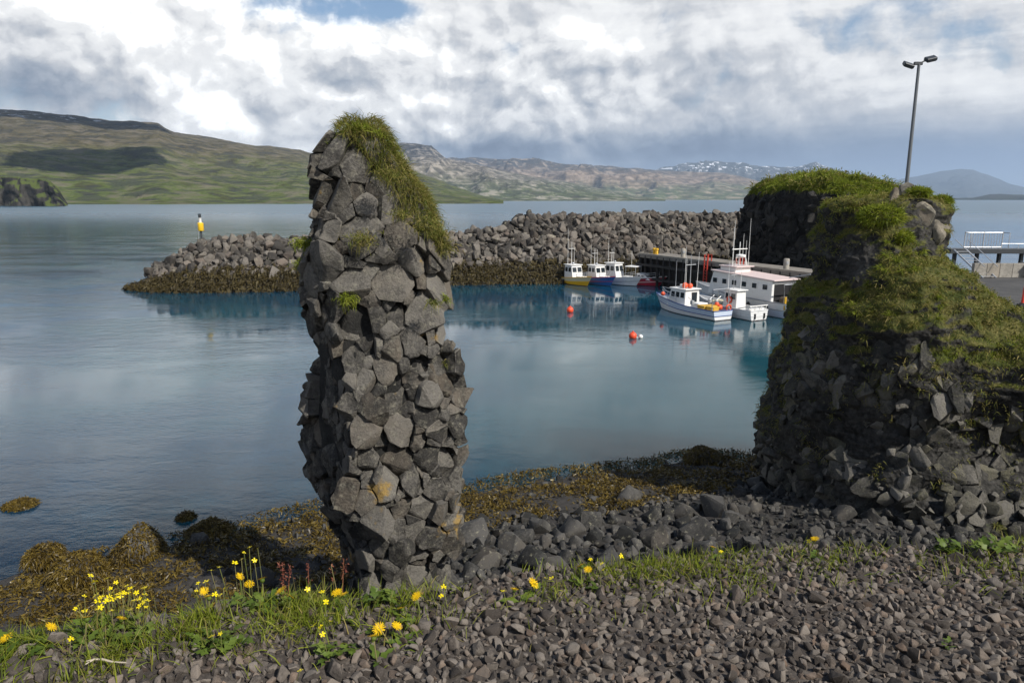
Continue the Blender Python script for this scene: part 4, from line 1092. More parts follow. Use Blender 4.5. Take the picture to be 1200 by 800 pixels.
# ================================================================== PIER AND YARD
m_conc = stone_mat("concrete", (0.20, 0.185, 0.16), (0.36, 0.335, 0.29), (0.30, 0.25, 0.19), 1.2, 0.5, 0.02, vary=0.2)
m_deck = stone_mat("pier_deck_concrete", (0.13, 0.12, 0.105), (0.25, 0.23, 0.20), (0.2, 0.17, 0.14), 1.0, 0.5, 0.02, vary=0.2)
m_asph = stone_mat("asphalt", (0.050, 0.049, 0.048), (0.085, 0.082, 0.078), (0.075, 0.07, 0.065), 1.5, 0.4, 0.01, vary=0.1)
m_pile = paint("tarred_timber", (0.022, 0.019, 0.017), 0.8, 0.5, scale=1.2)
m_red = paint("red_paint", (0.48, 0.045, 0.022), 0.5, 0.3); m_yel = paint("yellow_paint", (0.62, 0.36, 0.02), 0.5, 0.3)
m_white = paint("white_paint", (0.74, 0.73, 0.70), 0.4, 0.25); m_galv = paint("galvanised_steel", (0.42, 0.43, 0.44), 0.45, 0.3, 0.6)
m_dark = paint("dark_steel", (0.035, 0.04, 0.045), 0.5, 0.3); m_grey = paint("grey_paint", (0.30, 0.31, 0.32), 0.5, 0.3)
DZ = 3.5
pa, pb = at_z(747, 298, DZ), at_z(932, 320, DZ)                # water-side edge of the deck
def pier():
    d = (pb - pa).normalized(); nrm = Vector((-d.y, d.x, 0))      # towards the land
    if nrm.x < 0: nrm = -nrm
    Lp = (pb - pa).length + 12; rz = math.atan2(d.y, d.x)
    root = thing("pier", tuple(pa), "low concrete pier on black timber piles where the fishing boats are moored", "pier", rz=rz)
    W = 4.4                                                        # local: x along the pier, -y towards water
    sgn = 1.0 if (Matrix.Rotation(rz, 3, 'Z') @ Vector((0, 1, 0))).dot(nrm) > 0 else -1.0
    box_part("deck", (Lp / 2, sgn * W / 2, -0.16), (Lp, W, 0.32), m_deck, root, 0.03)
    box_part("kerb", (Lp / 2, sgn * 0.16, 0.11), (Lp - 0.4, 0.26, 0.22), m_conc, root, 0.03)
    box_part("wall", (Lp / 2, sgn * (W / 2 + 0.6), -2.6), (Lp - 1.0, W - 1.4, 4.4), m_pile, root)
    box_part("end_wall", (0.35, sgn * W / 2, -2.5), (0.3, W - 0.3, 4.3), m_pile, root)
    for k in range(int(Lp / 1.15)):
        tube_part("pile", [(0.4 + k * 1.15, sgn * 0.12, -4.6), (0.4 + k * 1.15, sgn * 0.12, -0.03)], 0.16, m_pile, root, 8)
    for k in range(4):
        tube_part("pile", [(0.14, sgn * (0.9 + k * 1.2), -4.6), (0.14, sgn * (0.9 + k * 1.2), -0.03)], 0.16, m_pile, root, 8)
    for z in (-1.1, -2.6): box_part("waler", (Lp / 2, sgn * -0.13, z), (Lp, 0.16, 0.28), m_pile, root)
    for px in (787, 911):                                          # red ladders up the face
        q = at_z(px, 310, DZ); x = (Vector((q.x, q.y, 0)) - Vector((pa.x, pa.y, 0))).dot(d); x = min(max(x, 1), Lp - 1)
        lad = link("ladder", None, root); lad.location = (x, sgn * -0.34, 0)
        for dx in (-0.24, 0.24): tube_part("stile", [(dx, 0, -3.3), (dx, 0, 0.85), (dx, sgn * 0.5, 0.85), (dx, sgn * 0.5, 0.05)], 0.07, m_red, lad, 6)
        for i in range(13): tube_part("rung", [(-0.24, 0, -3.2 + i * 0.30), (0.24, 0, -3.2 + i * 0.30)], 0.03, m_red, lad, 5)
    return root, d, nrm, sgn
pier_root, pd, pn, psg = pier()
def on_pier(px, py, inset=0.5): # deck point below a pixel, nudged landwards
    q = at_z(px, py, DZ); u = (q - pa).dot(pd); return pa + pd * u + pn * inset
for px, w in ((752, 0.5), (764, 0.5)):
    q = on_pier(px, 300, 0.7); r = thing("mooring_post", (q.x, q.y, DZ), "short yellow mooring post at the outer end of the pier", "mooring post", "yellow mooring posts on the pier end")
    bm = bmesh.new(); b_lathe(bm, [(0.16, 0), (0.16, 0.55), (0.13, 0.6), (0.21, 0.68), (0.21, 0.82), (0.14, 0.88)], 10); link("post", bm_mesh("post", bm, m_yel, True, 40), r)
    box_part("base_plate", (0, 0, 0.02), (0.5, 0.5, 0.05), m_yel, r)
for px, py, lab in ((803, 303, "pale concrete post beside the red ladder near the pier end"), (907, 318, "thick pale concrete post beside the red ladder behind the long white boat")):
    q = on_pier(px, py, 0.9); r = thing("power_post", (q.x, q.y, DZ), lab, "post")
    bm = bmesh.new(); b_lathe(bm, [(0.26, 0), (0.26, 1.05), (0.22, 1.12)], 12); link("column", bm_mesh("column", bm, m_conc, True, 40), r)
    box_part("socket_box", (0, -0.27, 0.75), (0.22, 0.08, 0.25), m_grey, r, 0.01)
# yellow hooped handrail part-way along the breakwater
q = at_y(643, 297, 92.5); r = thing("hoop_rail", (q.x, q.y, q.z - 0.2), "small yellow hooped handrail among the breakwater boulders", "handrail")
for dx in (-0.35, 0.35): tube_part("hoop", [(dx, 0, -0.9), (dx, 0, 0.7), (dx * 0.8, 0.25, 0.95), (dx, 0.6, 0.7), (dx, 0.6, -0.6)], 0.07, m_yel, r, 6)
tube_part("cross_bar", [(-0.35, 0, 0.35), (0.35, 0, 0.35)], 0.06, m_yel, r, 6)

# paved yard at the root of the pier
def yard():
    pts = [(pb.x + 2, pb.y - 2), (25.5, 46.0), (27.5, 43.6), (31, 42.4), (38, 42.2), (60, 42.2), (60, 60.5), (40.5, 60.5), (34, 60.0), (30, 64), (pb.x + 5.6, pb.y + 1.5)]
    bm = bmesh.new(); top = [bm.verts.new((x, y, DZ - 0.02)) for x, y in pts]; bot = [bm.verts.new((x + (0 if y > 45 else 0), y - (0.6 if y < 47 else -0.6), -1.5)) for x, y in pts]
    bm.faces.new(top)
    for i in range(len(pts)): j = (i + 1) % len(pts); bm.faces.new((top[i], bot[i], bot[j], top[j]))
    bmesh.ops.recalc_face_normals(bm, faces=list(bm.faces))
    y = tag(link("harbour_yard", bm_mesh("harbour_yard", bm, m_asph)), "grey asphalt harbour yard beyond the grassy outcrop", "pavement", kind="structure")
    box_part("kerb_stone", (44, 42.45, DZ + 0.10), (26, 0.35, 0.22), m_pile, y, 0.03)
yard()
yp = lambda px, py: at_z(px, py, DZ)
# low concrete wall
w0, w1 = yp(1128, 318), yp(1187, 319)
w0.y = w1.y = 59.0; w0.x = (1128 - 600) / F * 60.6; w1.x = (1187 - 600) / F * 60.6
r = thing("concrete_wall", ((w0.x + w1.x) / 2, 59.3, DZ), "low pale concrete wall at the back of the asphalt yard", "wall")
nseg = 4; wl = (w1.x - w0.x) / nseg
for k in range(nseg): box_part("wall_panel", (w0.x - r.location.x + wl * (k + 0.5), 0, 0.58), (wl - 0.02, 0.35, 1.2), m_conc, r, 0.02)
# raised dark gangway with railing and stair behind the wall
gx0, gx1 = (1098 - 600) / F * 64, (1290 - 600) / F * 64
r = thing("gangway", (gx0, 63.0, DZ), "raised dark steel gangway on posts running behind the concrete wall", "gangway")
box_part("beam", ((gx1 - gx0) / 2, 0, 1.95), (gx1 - gx0, 1.3, 0.42), m_dark, r, 0.02)
for k in range(8): box_part("post", (0.8 + k * (gx1 - gx0 - 1) / 7, 0, -0.2 + 0.97), (0.22, 0.3, 1.95), m_dark, r)
tube_part("handrail", [(4.5, -0.55, 2.62), (gx1 - gx0, -0.55, 2.56)], 0.03, m_galv, r, 6)
for k in range(7): tube_part("stanchion", [(4.5 + k * 1.5, -0.55, 2.1), (4.5 + k * 1.5, -0.55, 2.61)], 0.025, m_galv, r, 5)
fx0, fx1 = (1117 - 600) / F * 65, (1160 - 600) / F * 65
r = thing("steel_railing", (fx0, 63.9, DZ + 2.12), "pale barred steel railing standing above the gangway", "railing")
fw = fx1 - fx0
for z in (0.1, 1.4): tube_part("rail", [(0, 0, z), (fw, 0, z)], 0.045, m_galv, r, 6)
for k in range(15): tube_part("bar", [(fw * k / 14, 0, 0.0 if k % 7 == 0 else 0.1), (fw * k / 14, 0, 1.5 if k % 7 == 0 else 1.4)], 0.05 if k % 7 == 0 else 0.022, m_galv, r, 5)
for k in (0, 1): tube_part("side_rail", [(fw * k, 0, 1.4), (fw * k, -0.9, 1.4), (fw * k, -0.9, 0)], 0.04, m_galv, r, 5)
sx = (1128 - 600) / F * 61.5
r = thing("stair", (sx, 60.3, DZ), "grey steel stair from the yard up to the gangway", "stair")
for dx in (-0.55, 0.55): tube_part("stringer", [(dx + 0.55, -1.6, 0.0), (dx - 0.1, 1.7, 2.1)], 0.07, m_galv, r, 6); tube_part("handrail", [(dx + 0.55, -1.6, 0.95), (dx - 0.1, 1.7, 3.0)], 0.035, m_galv, r, 5)
for k in range(9):
    f_ = (k + 0.5) / 9; box_part("tread", (0.55 - 0.65 * f_, -1.6 + 3.3 * f_, 2.1 * f_), (1.05, 0.24, 0.04), m_galv, r)
# dark fish tub beyond the wall end
r = thing("storage_box", ((1199 - 600) / F * 60.5, 59.2, DZ), "dark storage box at the end of the concrete wall", "box")
box_part("box_body", (0, 0, 0.62), (1.6, 1.2, 1.0), m_dark, r, 0.04); box_part("lid", (0, 0, 1.17), (1.7, 1.3, 0.1), m_dark, r, 0.03)
for dx in (-0.55, 0.55): box_part("runner", (dx, 0, 0.06), (0.16, 1.1, 0.12), m_pile, r)
# red marker post at the yard's edge
q = at_y(1192, 356, 42.9); r = thing("marker_post", (q.x, 42.45, DZ + 0.2), "bright red marker post at the edge of the asphalt yard", "marker post")
bm = bmesh.new(); b_lathe(bm, [(0.09, 0), (0.075, 0.9), (0.05, 1.15), (0.02, 1.2)], 10); link("post", bm_mesh("post", bm, paint("red_marker", (0.75, 0.06, 0.03), 0.4, 0.1), True, 40), r)
bm = bmesh.new(); b_lathe(bm, [(0.16, -0.02), (0.16, 0.05), (0.1, 0.08)], 10); link("base", bm_mesh("base", bm, m_pile, True, 40), r)

# street lamp
def lamp():
    b = at_z(1049, 345, DZ); d = 44.0; base = Vector(((1061 - 600) / F * d * 1.005, d, DZ)); base = at_y(1050.5, 333, d); base.z = DZ
    top = at_y(1077, 75, d)
    r = thing("street_lamp", tuple(base), "tall grey street lamp with two heads rising behind the grassy outcrop", "street lamp")
    h = top.z - base.z; dx = top.x - base.x
    tube_part("pole", [(0, 0, 0), (dx * 0.5, 0, h * 0.5), (dx, 0, h)], [0.15, 0.115, 0.085], paint("lamp_steel", (0.13, 0.14, 0.15), 0.5, 0.2, 0.3), r, 10)
    box_part("bracket", (dx - 0.05, 0, h + 0.02), (0.5, 0.16, 0.18), m_dark, r, 0.02)
    for sx, zz, rot in ((-0.62, -0.06, 0.30), (0.66, 0.28, -0.22)):
        tube_part("arm", [(dx, 0, h + 0.02), (dx + sx * 0.9, 0, h + zz)], 0.045, m_dark, r, 6)
        hd = box_part("lamp_head", (0, 0, 0), (0.62, 0.42, 0.22), m_dark, r, 0.04); hd.location = (dx + sx, 0, h + zz); hd.rotation_euler = (0.5, rot, 0)
        gl = box_part("lens", (0, 0, -0.12), (0.5, 0.32, 0.03), m_grey, hd)
    tube_part("base_flange", [(0, 0, 0), (0, 0, 0.5)], 0.22, m_dark, r, 10)
lamp()

# harbour beacon on the breakwater tip
q = at_y(236, 277, 85.0)
r = thing("beacon", (q.x, q.y, q.z - 0.3), "small yellow and white beacon lamp on the tip of the breakwater", "beacon")
tube_part("post", [(0, 0, 0), (0, 0, 1.1)], 0.12, m_dark, r, 8)
bm = bmesh.new(); b_lathe(bm, [(0.32, 0.95), (0.36, 1.0), (0.36, 1.85), (0.2, 1.95)], 12); link("yellow_drum", bm_mesh("yellow_drum", bm, paint("beacon_yellow", (0.80, 0.50, 0.02), 0.4, 0.1), True, 40), r)
bm = bmesh.new(); b_lathe(bm, [(0.17, 1.95), (0.17, 2.45), (0.2, 2.5)], 10); link("white_collar", bm_mesh("white_collar", bm, m_white, True, 40), r)
bm = bmesh.new(); b_lathe(bm, [(0.12, 2.5), (0.17, 2.6), (0.17, 2.9), (0.05, 3.02)], 10); link("lantern", bm_mesh("lantern", bm, m_dark, True, 40), r)
tube_part("ladder_rail", [(-0.25, -0.2, 0), (-0.2, -0.3, 1.9)], 0.03, m_galv, r, 5)

# mooring buoys
def buoy(px, py, rad, label, tail):
    q = at_z(px, py, 0.0); r = thing("mooring_buoy", (q.x, q.y, 0), label, "buoy", "orange mooring buoys in the harbour")
    mo = paint("buoy_orange", (0.72, 0.075, 0.025), 0.45, 0.15)
    bm = bmesh.new(); b_lathe(bm, [(rad * math.sin(a) + 0.02, rad * 0.62 - rad * math.cos(a) * 1.05) for a in np.linspace(0.15, 2.9, 12)], 16); link("float", bm_mesh("float", bm, mo, True), r)
    bm = bmesh.new(); b_lathe(bm, [(0.07, rad * 1.55), (0.09, rad * 1.75), (0.05, rad * 1.95)], 8); link("eye", bm_mesh("eye", bm, m_red, True), r)
    if tail:
        bm = bmesh.new(); b_lathe(bm, [(0.05, -0.1), (0.16, 0.0), (0.18, 0.14), (0.06, 0.24)], 10, (rad * 2.2, 0.1, 0)); link("pickup_float", bm_mesh("pickup_float", bm, m_white, True), r)
        tube_part("rope", [(rad, 0, 0.05), (rad * 1.6, 0.06, 0.02), (rad * 2.1, 0.1, 0.06)], 0.025, m_white, r, 5)
buoy(668, 365.5, 0.29, "orange pear-shaped mooring buoy in front of the small bright boats", False)
buoy(741.5, 396, 0.27, "orange round mooring buoy with a small white pick-up float beside it", True)

# ================================================================== BOATS
m_hwhite = paint("hull_white", (0.70, 0.70, 0.69), 0.3, 0.5); m_hblue = paint("hull_pale_blue", (0.50, 0.56, 0.66), 0.3, 0.3)
m_cabin = paint("cabin_white", (0.74, 0.73, 0.70), 0.35, 0.4); m_stripe = paint("blue_stripe", (0.03, 0.07, 0.22), 0.4, 0.1)
m_yelh = paint("hull_yellow", (0.75, 0.42, 0.015), 0.35, 0.15); m_bluh = paint("hull_blue", (0.03, 0.12, 0.38), 0.35, 0.15); m_redh = paint("hull_crimson", (0.38, 0.02, 0.045), 0.35, 0.15)
m_black = paint("black_rubber", (0.012, 0.012, 0.013), 0.6, 0.1); m_orange = paint("orange_float", (0.70, 0.09, 0.03), 0.45, 0.15); m_teal = paint("green_trim", (0.10, 0.24, 0.20), 0.5, 0.2)
m_tub = paint("yellow_tub", (0.68, 0.40, 0.05), 0.5, 0.3); m_boot = paint("antifouling", (0.045, 0.03, 0.03), 0.6, 0.3); m_pinkroof = paint("roof_pinkish", (0.62, 0.50, 0.47), 0.5, 0.25)
m_cream = paint("hull_cream", (0.62, 0.55, 0.36), 0.4, 0.2); m_net = paint("netting", (0.10, 0.075, 0.05), 0.9, 0.5, scale=8)
m, g, p = new_mat("window_glass"); setp(g, p, (0.018, 0.025, 0.03), 0.06, spec=0.6); m_glass = m

def hull_parts(root, L, B, fb, sheer, m_up, m_low, m_trim, flare=0.10, split=0.45, transom=0.86, deck_drop=0.22, rake=0.55):
    """Hull sides in two bands, antifouling, transom, deck and gunwale. Bow towards +y, waterline z=0."""
    ns = 22; t = np.linspace(0, 1, ns)
    w = B / 2 * np.where(t < 0.45, transom + (1 - transom) * sstep(0, 0.45, t), 1 - np.clip((t - 0.45) / 0.55, 0, 1) ** 2.3); w = np.maximum(w, 0.02)
    h = fb * (1 + sheer * t ** 2.2 + 0.06 * (1 - t) ** 2)
    y0 = -L / 2 + L * t
    def ring(fr, wid): # point at fraction of height
        z = -0.35 + (h + 0.35) * fr
        rk = rake * np.clip((z) / fb, -0.5, 2) * sstep(0.6, 1.0, t)
        return w * wid, y0 + rk, z
    rows = [ring(0.0, 0.35), ring(0.16, 0.72), (w * 0.84, ring(0.3, 1)[1], np.full(ns, 0.06)), ring(0.55, 0.92), ring(0.62, 0.925), ring(0.80, 0.96), ring(1.0, 1.0 + flare * 0)]
    def skin(name, a, b, mat, tr=True):
        bm = bmesh.new(); L_, R_ = [], []
        for (x, y, z) in rows[a:b + 1]:
            R_.append([bm.verts.new((x[i], y[i], z[i])) for i in range(ns)]); L_.append([bm.verts.new((-x[i], y[i], z[i])) for i in range(ns)])
        for k in range(len(R_) - 1):
            for i in range(ns - 1):
                bm.faces.new((R_[k][i], R_[k][i + 1], R_[k + 1][i + 1], R_[k + 1][i])); bm.faces.new((L_[k][i + 1], L_[k][i], L_[k + 1][i], L_[k + 1][i + 1]))
            bm.faces.new((L_[k][0], R_[k][0], R_[k + 1][0], L_[k + 1][0])); bm.faces.new((R_[k][-1], L_[k][-1], L_[k + 1][-1], R_[k + 1][-1]))
        return link(name, bm_mesh(name, bm, mat, True, 35), root)
    skin("antifouling", 0, 2, m_boot); skin("lower_hull", 2, 4, m_low); skin("upper_hull", 4, 6, m_up)
    # deck
    bm = bmesh.new(); x, y, z = rows[6]; R_ = [bm.verts.new((x[i] * 0.97, y[i] - (0.05 if i == ns - 1 else 0), z[i] - deck_drop)) for i in range(ns)]; L_ = [bm.verts.new((-x[i] * 0.97, y[i] - (0.05 if i == ns - 1 else 0), z[i] - deck_drop)) for i in range(ns)]
    for i in range(ns - 1): bm.faces.new((R_[i], R_[i + 1], L_[i + 1], L_[i]))
    link("deck", bm_mesh("deck", bm, m_grey), root)
    # gunwale and rub rail
    for nm, k, rad, mt in (("gunwale", 6, 0.045, m_trim), ("rub_rail", 4, 0.04, m_trim)):
        x, y, z = rows[k]; pts = [(x[i], y[i], z[i]) for i in range(ns)] + [(-x[i], y[i], z[i]) for i in reversed(range(ns - 1))]; pts.append(pts[0])
        tube_part(nm, pts, rad, mt, root, 6)
    return lambda yy: float(np.interp((yy + L / 2) / L, t, h)), lambda yy: float(np.interp((yy + L / 2) / L, t, w))
def cabin(root, y0, y1, wid, z0, hgt, mat, roof_mat, slope=0.35, side_w=3, front=2, over=0.12, rear_door=True):
    """Wheelhouse with window panes and an overhanging roof."""
    bm = bmesh.new(); a = wid / 2; b = a * 0.90
    v = [bm.verts.new(q) for q in ((-a, y0, z0), (a, y0, z0), (a, y1, z0), (-a, y1, z0), (-b, y0 + 0.05, z0 + hgt), (b, y0 + 0.05, z0 + hgt), (b, y1 - slope, z0 + hgt), (-b, y1 - slope, z0 + hgt))]
    for q in ((0, 1, 5, 4), (1, 2, 6, 5), (2, 3, 7, 6), (3, 0, 4, 7), (4, 5, 6, 7)): bm.faces.new([v[i] for i in q])
    bevel(bm, 0.03); c = link("cabin", bm_mesh("cabin", bm, mat), root)
    L = y1 - slope - y0
    for s in (-1, 1):
        for k in range(side_w):
            cy = y0 + 0.1 + (L - 0.1) * (k + 0.5) / side_w; zc = z0 + hgt * 0.70; xx = a + (b - a) * 0.70
            box_part("window", (s * (xx + 0.004), cy, zc), (0.02, (L - 0.1) / side_w * 0.72, hgt * 0.30), m_glass, c, rot=Matrix.Rotation(s * -0.06, 4, 'Y'))
    for k in range(front):
        cx = -b + 2 * b * (k + 0.5) / front; zc = z0 + hgt * 0.70; yy = y1 - slope * 0.70 + 0.015
        box_part("window", (cx, yy, zc), (2 * b / front * 0.8, 0.02, hgt * 0.34), m_glass, c, rot=Matrix.Rotation(math.atan2(slope, hgt), 4, 'X'))
    if rear_door: box_part("door", (a * 0.25, y0 + 0.01, z0 + hgt * 0.45), (wid * 0.34, 0.03, hgt * 0.82), m_glass, c)
    box_part("roof", (0, (y0 + y1 - slope) / 2, z0 + hgt + 0.05), (2 * b + over * 2, L + over * 2.2, 0.09), roof_mat, root, 0.03)
    return c
def mast(root, x, y, z, h, rad=0.035, cross=0.0, mat=None):
    tube_part("mast", [(x, y, z), (x, y, z + h)], [rad, rad * 0.5], mat or m_galv, root, 6)
    if cross: tube_part("crosstree", [(x - cross, y, z + h * 0.7), (x + cross, y, z + h * 0.7)], rad * 0.7, mat or m_galv, root, 5)
def antenna(root, x, y, z, h, lean=0.0): tube_part("antenna", [(x, y, z), (x + lean, y, z + h)], [0.022, 0.012], m_white, root, 5)
def railing(root, pts, z0s, h, n):
    for lv in (0.5, 1.0): tube_part("rail", [(q[0], q[1], z + h * lv) for q, z in zip(pts, z0s)], 0.022, m_galv, root, 5)
    for q, z in list(zip(pts, z0s))[::max(1, len(pts) // n)]: tube_part("stanchion", [(q[0], q[1], z), (q[0], q[1], z + h)], 0.022, m_galv, root, 5)
def ball(name, root, c, r, mat, sq=1.0):
    bm = bmesh.new(); b_lathe(bm, [(r * math.sin(a) + 0.005, r * sq * -math.cos(a)) for a in np.linspace(0.1, 3.04, 9)], 12, c); return link(name, bm_mesh(name, bm, mat, True), root)
def ring_part(name, root, c, R0, r0, mat, axis='Y'):
    bm = bmesh.new(); pts = []
    for k in range(17):
        a = 2 * math.pi * k / 16; q = (math.cos(a) * R0, 0, math.sin(a) * R0) if axis == 'Y' else (0, math.cos(a) * R0, math.sin(a) * R0); pts.append((c[0] + q[0], c[1] + q[1], c[2] + q[2]))
    b_tube(bm, pts, r0, 6); return link(name, bm_mesh(name, bm, mat, True), root)

HEAD = math.atan2(pa.y - pb.y, pa.x - pb.x) - math.pi / 2           # bows point out along the pier
def boat_at(px, py, back, label, group, rz, name="fishing_boat"):
    """Put the stern's waterline centre under the pixel."""
    q = at_z(px, py, 0.0); return thing(name, (q.x - math.sin(rz) * back, q.y + math.cos(rz) * back, 0.0), label, "boat", group, rz)
GB = "fishing boats moored along the pier"
# --- boat with yellow tubs
rz = HEAD + 0.04
b1 = boat_at(847, 375.5, 3.9, "pale blue hulled fishing boat carrying yellow tubs and orange floats on deck", GB, rz)
hz, hw = hull_parts(b1, 7.8, 2.45, 0.78, 0.75, m_hblue, m_hwhite, m_stripe)
cabin(b1, -0.1, 2.3, 1.75, 0.6, 1.55, m_cabin, m_cabin, 0.45, 3, 3)
box_part("engine_box", (0, -1.0, 0.85), (1.1, 1.0, 0.6), m_cabin, b1, 0.05)
for x, y, z in ((-0.62, -2.2, 0.8), (0.05, -2.35, 0.8), (-0.45, -3.1, 0.8)):
    t_ = box_part("tub", (x, y, z), (0.62, 0.8, 0.55), m_tub, b1, 0.05, taper=1.12); box_part("tub_rim", (x, y, z + 0.28), (0.74, 0.93, 0.06), m_tub, t_)
for x, y, z, r_ in ((0.55, -2.9, 0.95, 0.24), (0.75, -2.4, 0.92, 0.22), (0.5, -2.6, 1.18, 0.2), (-0.3, 0.6, 2.5, 0.26), (0.1, 0.4, 2.46, 0.24), (-0.75, 3.0, 1.5, 0.2)): ball("float", b1, (x, y, z), r_, m_orange)
ring_part("lifebuoy", b1, (0.72, -3.75, 1.0), 0.26, 0.07, m_orange)
mast(b1, 0.0, 0.3, 2.3, 2.9, 0.045, 0.55); mast(b1, -0.5, 1.6, 2.25, 2.4, 0.03); antenna(b1, -0.7, 0.2, 2.2, 3.8); antenna(b1, 0.7, 0.2, 2.2, 3.2, 0.1); antenna(b1, 0.5, 1.4, 2.2, 2.6)
bm = bmesh.new(); b_lathe(bm, [(0.1, 0), (0.28, 0.02), (0.28, 0.2), (0.1, 0.24)], 12, (0, 1.2, 2.3)); link("radar", bm_mesh("radar", bm, m_white, True, 40), b1)
yy = [0.8, 1.6, 2.4, 3.0, 3.5, 3.95]; pts = [(-hw(y) * 0.93, y, 0) for y in yy] + [(hw(y) * 0.93, y, 0) for y in reversed(yy)]
railing(b1, pts, [hz(q[1]) for q in pts], 0.62, 6)
tubes = [[(-0.9, -3.5, 0.8), (-0.9, -3.5, 2.6), (0.9, -3.5, 2.6), (0.9, -3.5, 0.8)]]
tube_part("gantry", tubes[0], 0.05, m_galv, b1, 6)
for k, (x, y) in enumerate(((1.0, -1.2), (-1.0, -1.2), (1.0, -2.0))):
    jr = box_part("jigging_reel", (x, y, 1.25), (0.28, 0.3, 0.34), m_grey, b1, 0.04); tube_part("reel_arm", [(x, y, 1.4), (x * 1.5, y, 1.75)], 0.025, m_galv, jr, 5)
# --- small plain white boat
b2 = boat_at(888, 375.5, 3.2, "small plain white fishing boat with a boxy rear cabin between two larger boats", GB, HEAD + 0.02)
hz, hw = hull_parts(b2, 6.6, 2.3, 0.82, 0.55, m_hwhite, m_hwhite, m_hwhite)
cabin(b2, -1.2, 0.5, 1.15, 0.65, 1.6, m_cabin, m_cabin, 0.25, 2, 2, rear_door=False)
box_part("fore_deck", (0, 1.5, 0.92), (1.5, 1.6, 0.28), m_cream, b2, 0.06)
ring_part("lifebuoy", b2, (-0.62, -0.4, 1.45), 0.26, 0.075, m_orange, 'X')
box_part("stern_bench", (0, -2.9, 0.85), (1.9, 0.35, 0.35), m_cabin, b2, 0.04)
tube_part("stern_rail", [(-1.0, -1.6, 0.85), (-1.0, -3.2, 1.25), (1.0, -3.2, 1.25), (1.0, -1.6, 0.85)], 0.045, m_white, b2, 6)
for x in (-0.85, -0.3, 0.3, 0.85): tube_part("stanchion", [(x, -3.2, 0.8), (x, -3.2, 1.25)], 0.03, m_white, b2, 5)
for x in (-0.5, 0.55): tube_part("fender", [(x, -3.36, 0.62), (x, -3.36, 0.18)], 0.07, m_black, b2, 8)
mast(b2, 0, -0.2, 2.3, 1.8, 0.03, 0.35); antenna(b2, 0.4, -0.6, 2.3, 3.0); antenna(b2, -0.35, 0.1, 2.3, 2.4)
# --- long white boat with a covered deck
rz3 = HEAD + 0.01
b3 = boat_at(936, 373.5, 6.2, "long white fishing boat with a covered deck, pinkish roof edge and row of windows", GB, rz3)
hz, hw = hull_parts(b3, 12.4, 3.3, 1.25, 0.5, m_hwhite, m_hblue, m_grey, transom=0.92)
bm = bmesh.new(); a = 1.5
v = [bm.verts.new(q) for q in ((-a, -4.4, 1.0), (a, -4.4, 1.0), (a, 3.6, 1.2), (-a, 3.6, 1.2), (-a * 0.96, -4.4, 3.1), (a * 0.96, -4.4, 3.1), (a * 0.92, 3.0, 3.35), (-a * 0.92, 3.0, 3.35))]
for q in ((0, 1, 5, 4), (1, 2, 6, 5), (2, 3, 7, 6), (3, 0, 4, 7), (4, 5, 6, 7)): bm.faces.new([v[i] for i in q])
bevel(bm, 0.04); dh = link("deckhouse", bm_mesh("deckhouse", bm, m_cabin), b3)
for s in (-1, 1):
    for k in range(6): box_part("window", (s * 1.475, -3.6 + k * 1.25, 2.5), (0.03, 0.5, 0.42), m_glass, dh)
for k in range(3): box_part("window", (-0.9 + 0.9 * k, 3.42, 2.5), (0.7, 0.03, 0.5), m_glass, dh, rot=Matrix.Rotation(0.28, 4, 'X'))
bm = bmesh.new(); vv = b_box(bm, (0, -0.75, 3.27), (3.15, 7.9, 0.12), rot=Matrix.Rotation(0.033, 4, 'X')); bevel(bm, 0.03); link("roof", bm_mesh("roof", bm, m_pinkroof), b3)
box_part("stern_opening", (0, -4.42, 2.05), (2.4, 0.05, 1.5), m_black, b3)
box_part("upper_house", (0, 1.6, 3.55), (1.9, 2.0, 0.5), m_cabin, b3, 0.06); box_part("upper_roof", (0, 1.5, 3.86), (2.2, 2.4, 0.09), m_pinkroof, b3, 0.03)
mast(b3, 0, 1.2, 3.9, 2.2, 0.07, 0.9, m_white); tube_part("mast_frame", [(-0.7, 0.9, 3.85), (-0.55, 1.0, 4.7), (0.55, 1.0, 4.7), (0.7, 0.9, 3.85)], 0.06, m_white, b3, 6)
bm = bmesh.new(); b_lathe(bm, [(0.1, 0), (0.45, 0.03), (0.45, 0.18), (0.1, 0.24)], 14, (0, 1.0, 4.75)); link("radar", bm_mesh("radar", bm, m_white, True, 40), b3)
for x, y, h_ in ((-1.0, 1.0, 3.6), (-0.65, 1.3, 4.2), (0.5, 1.3, 3.0), (0.85, 0.9, 4.4), (0.2, 0.6, 2.4)): antenna(b3, x, y, 3.85, h_)
box_part("net_pile", (0.1, -5.1, 1.4), (2.0, 0.9, 0.75), m_net, b3, 0.15); box_part("corner_post", (-1.42, -5.9, 1.35), (0.16, 0.16, 1.1), m_yel, b3, 0.02)
ball("float", b3, (0.9, -5.5, 1.9), 0.25, m_orange); tube_part("boom", [(0.6, -4.3, 3.3), (1.2, -6.0, 3.7)], 0.05, m_galv, b3, 6)
tube_part("stern_gantry", [(-1.35, -5.7, 1.3), (-1.3, -5.6, 2.9), (1.3, -5.6, 2.9), (1.35, -5.7, 1.3)], 0.06, m_galv, b3, 6)
for k in range(4): ball("fender", b3, (-1.62, -4.0 + k * 2.1, 0.75), 0.17, m_black, 1.6)

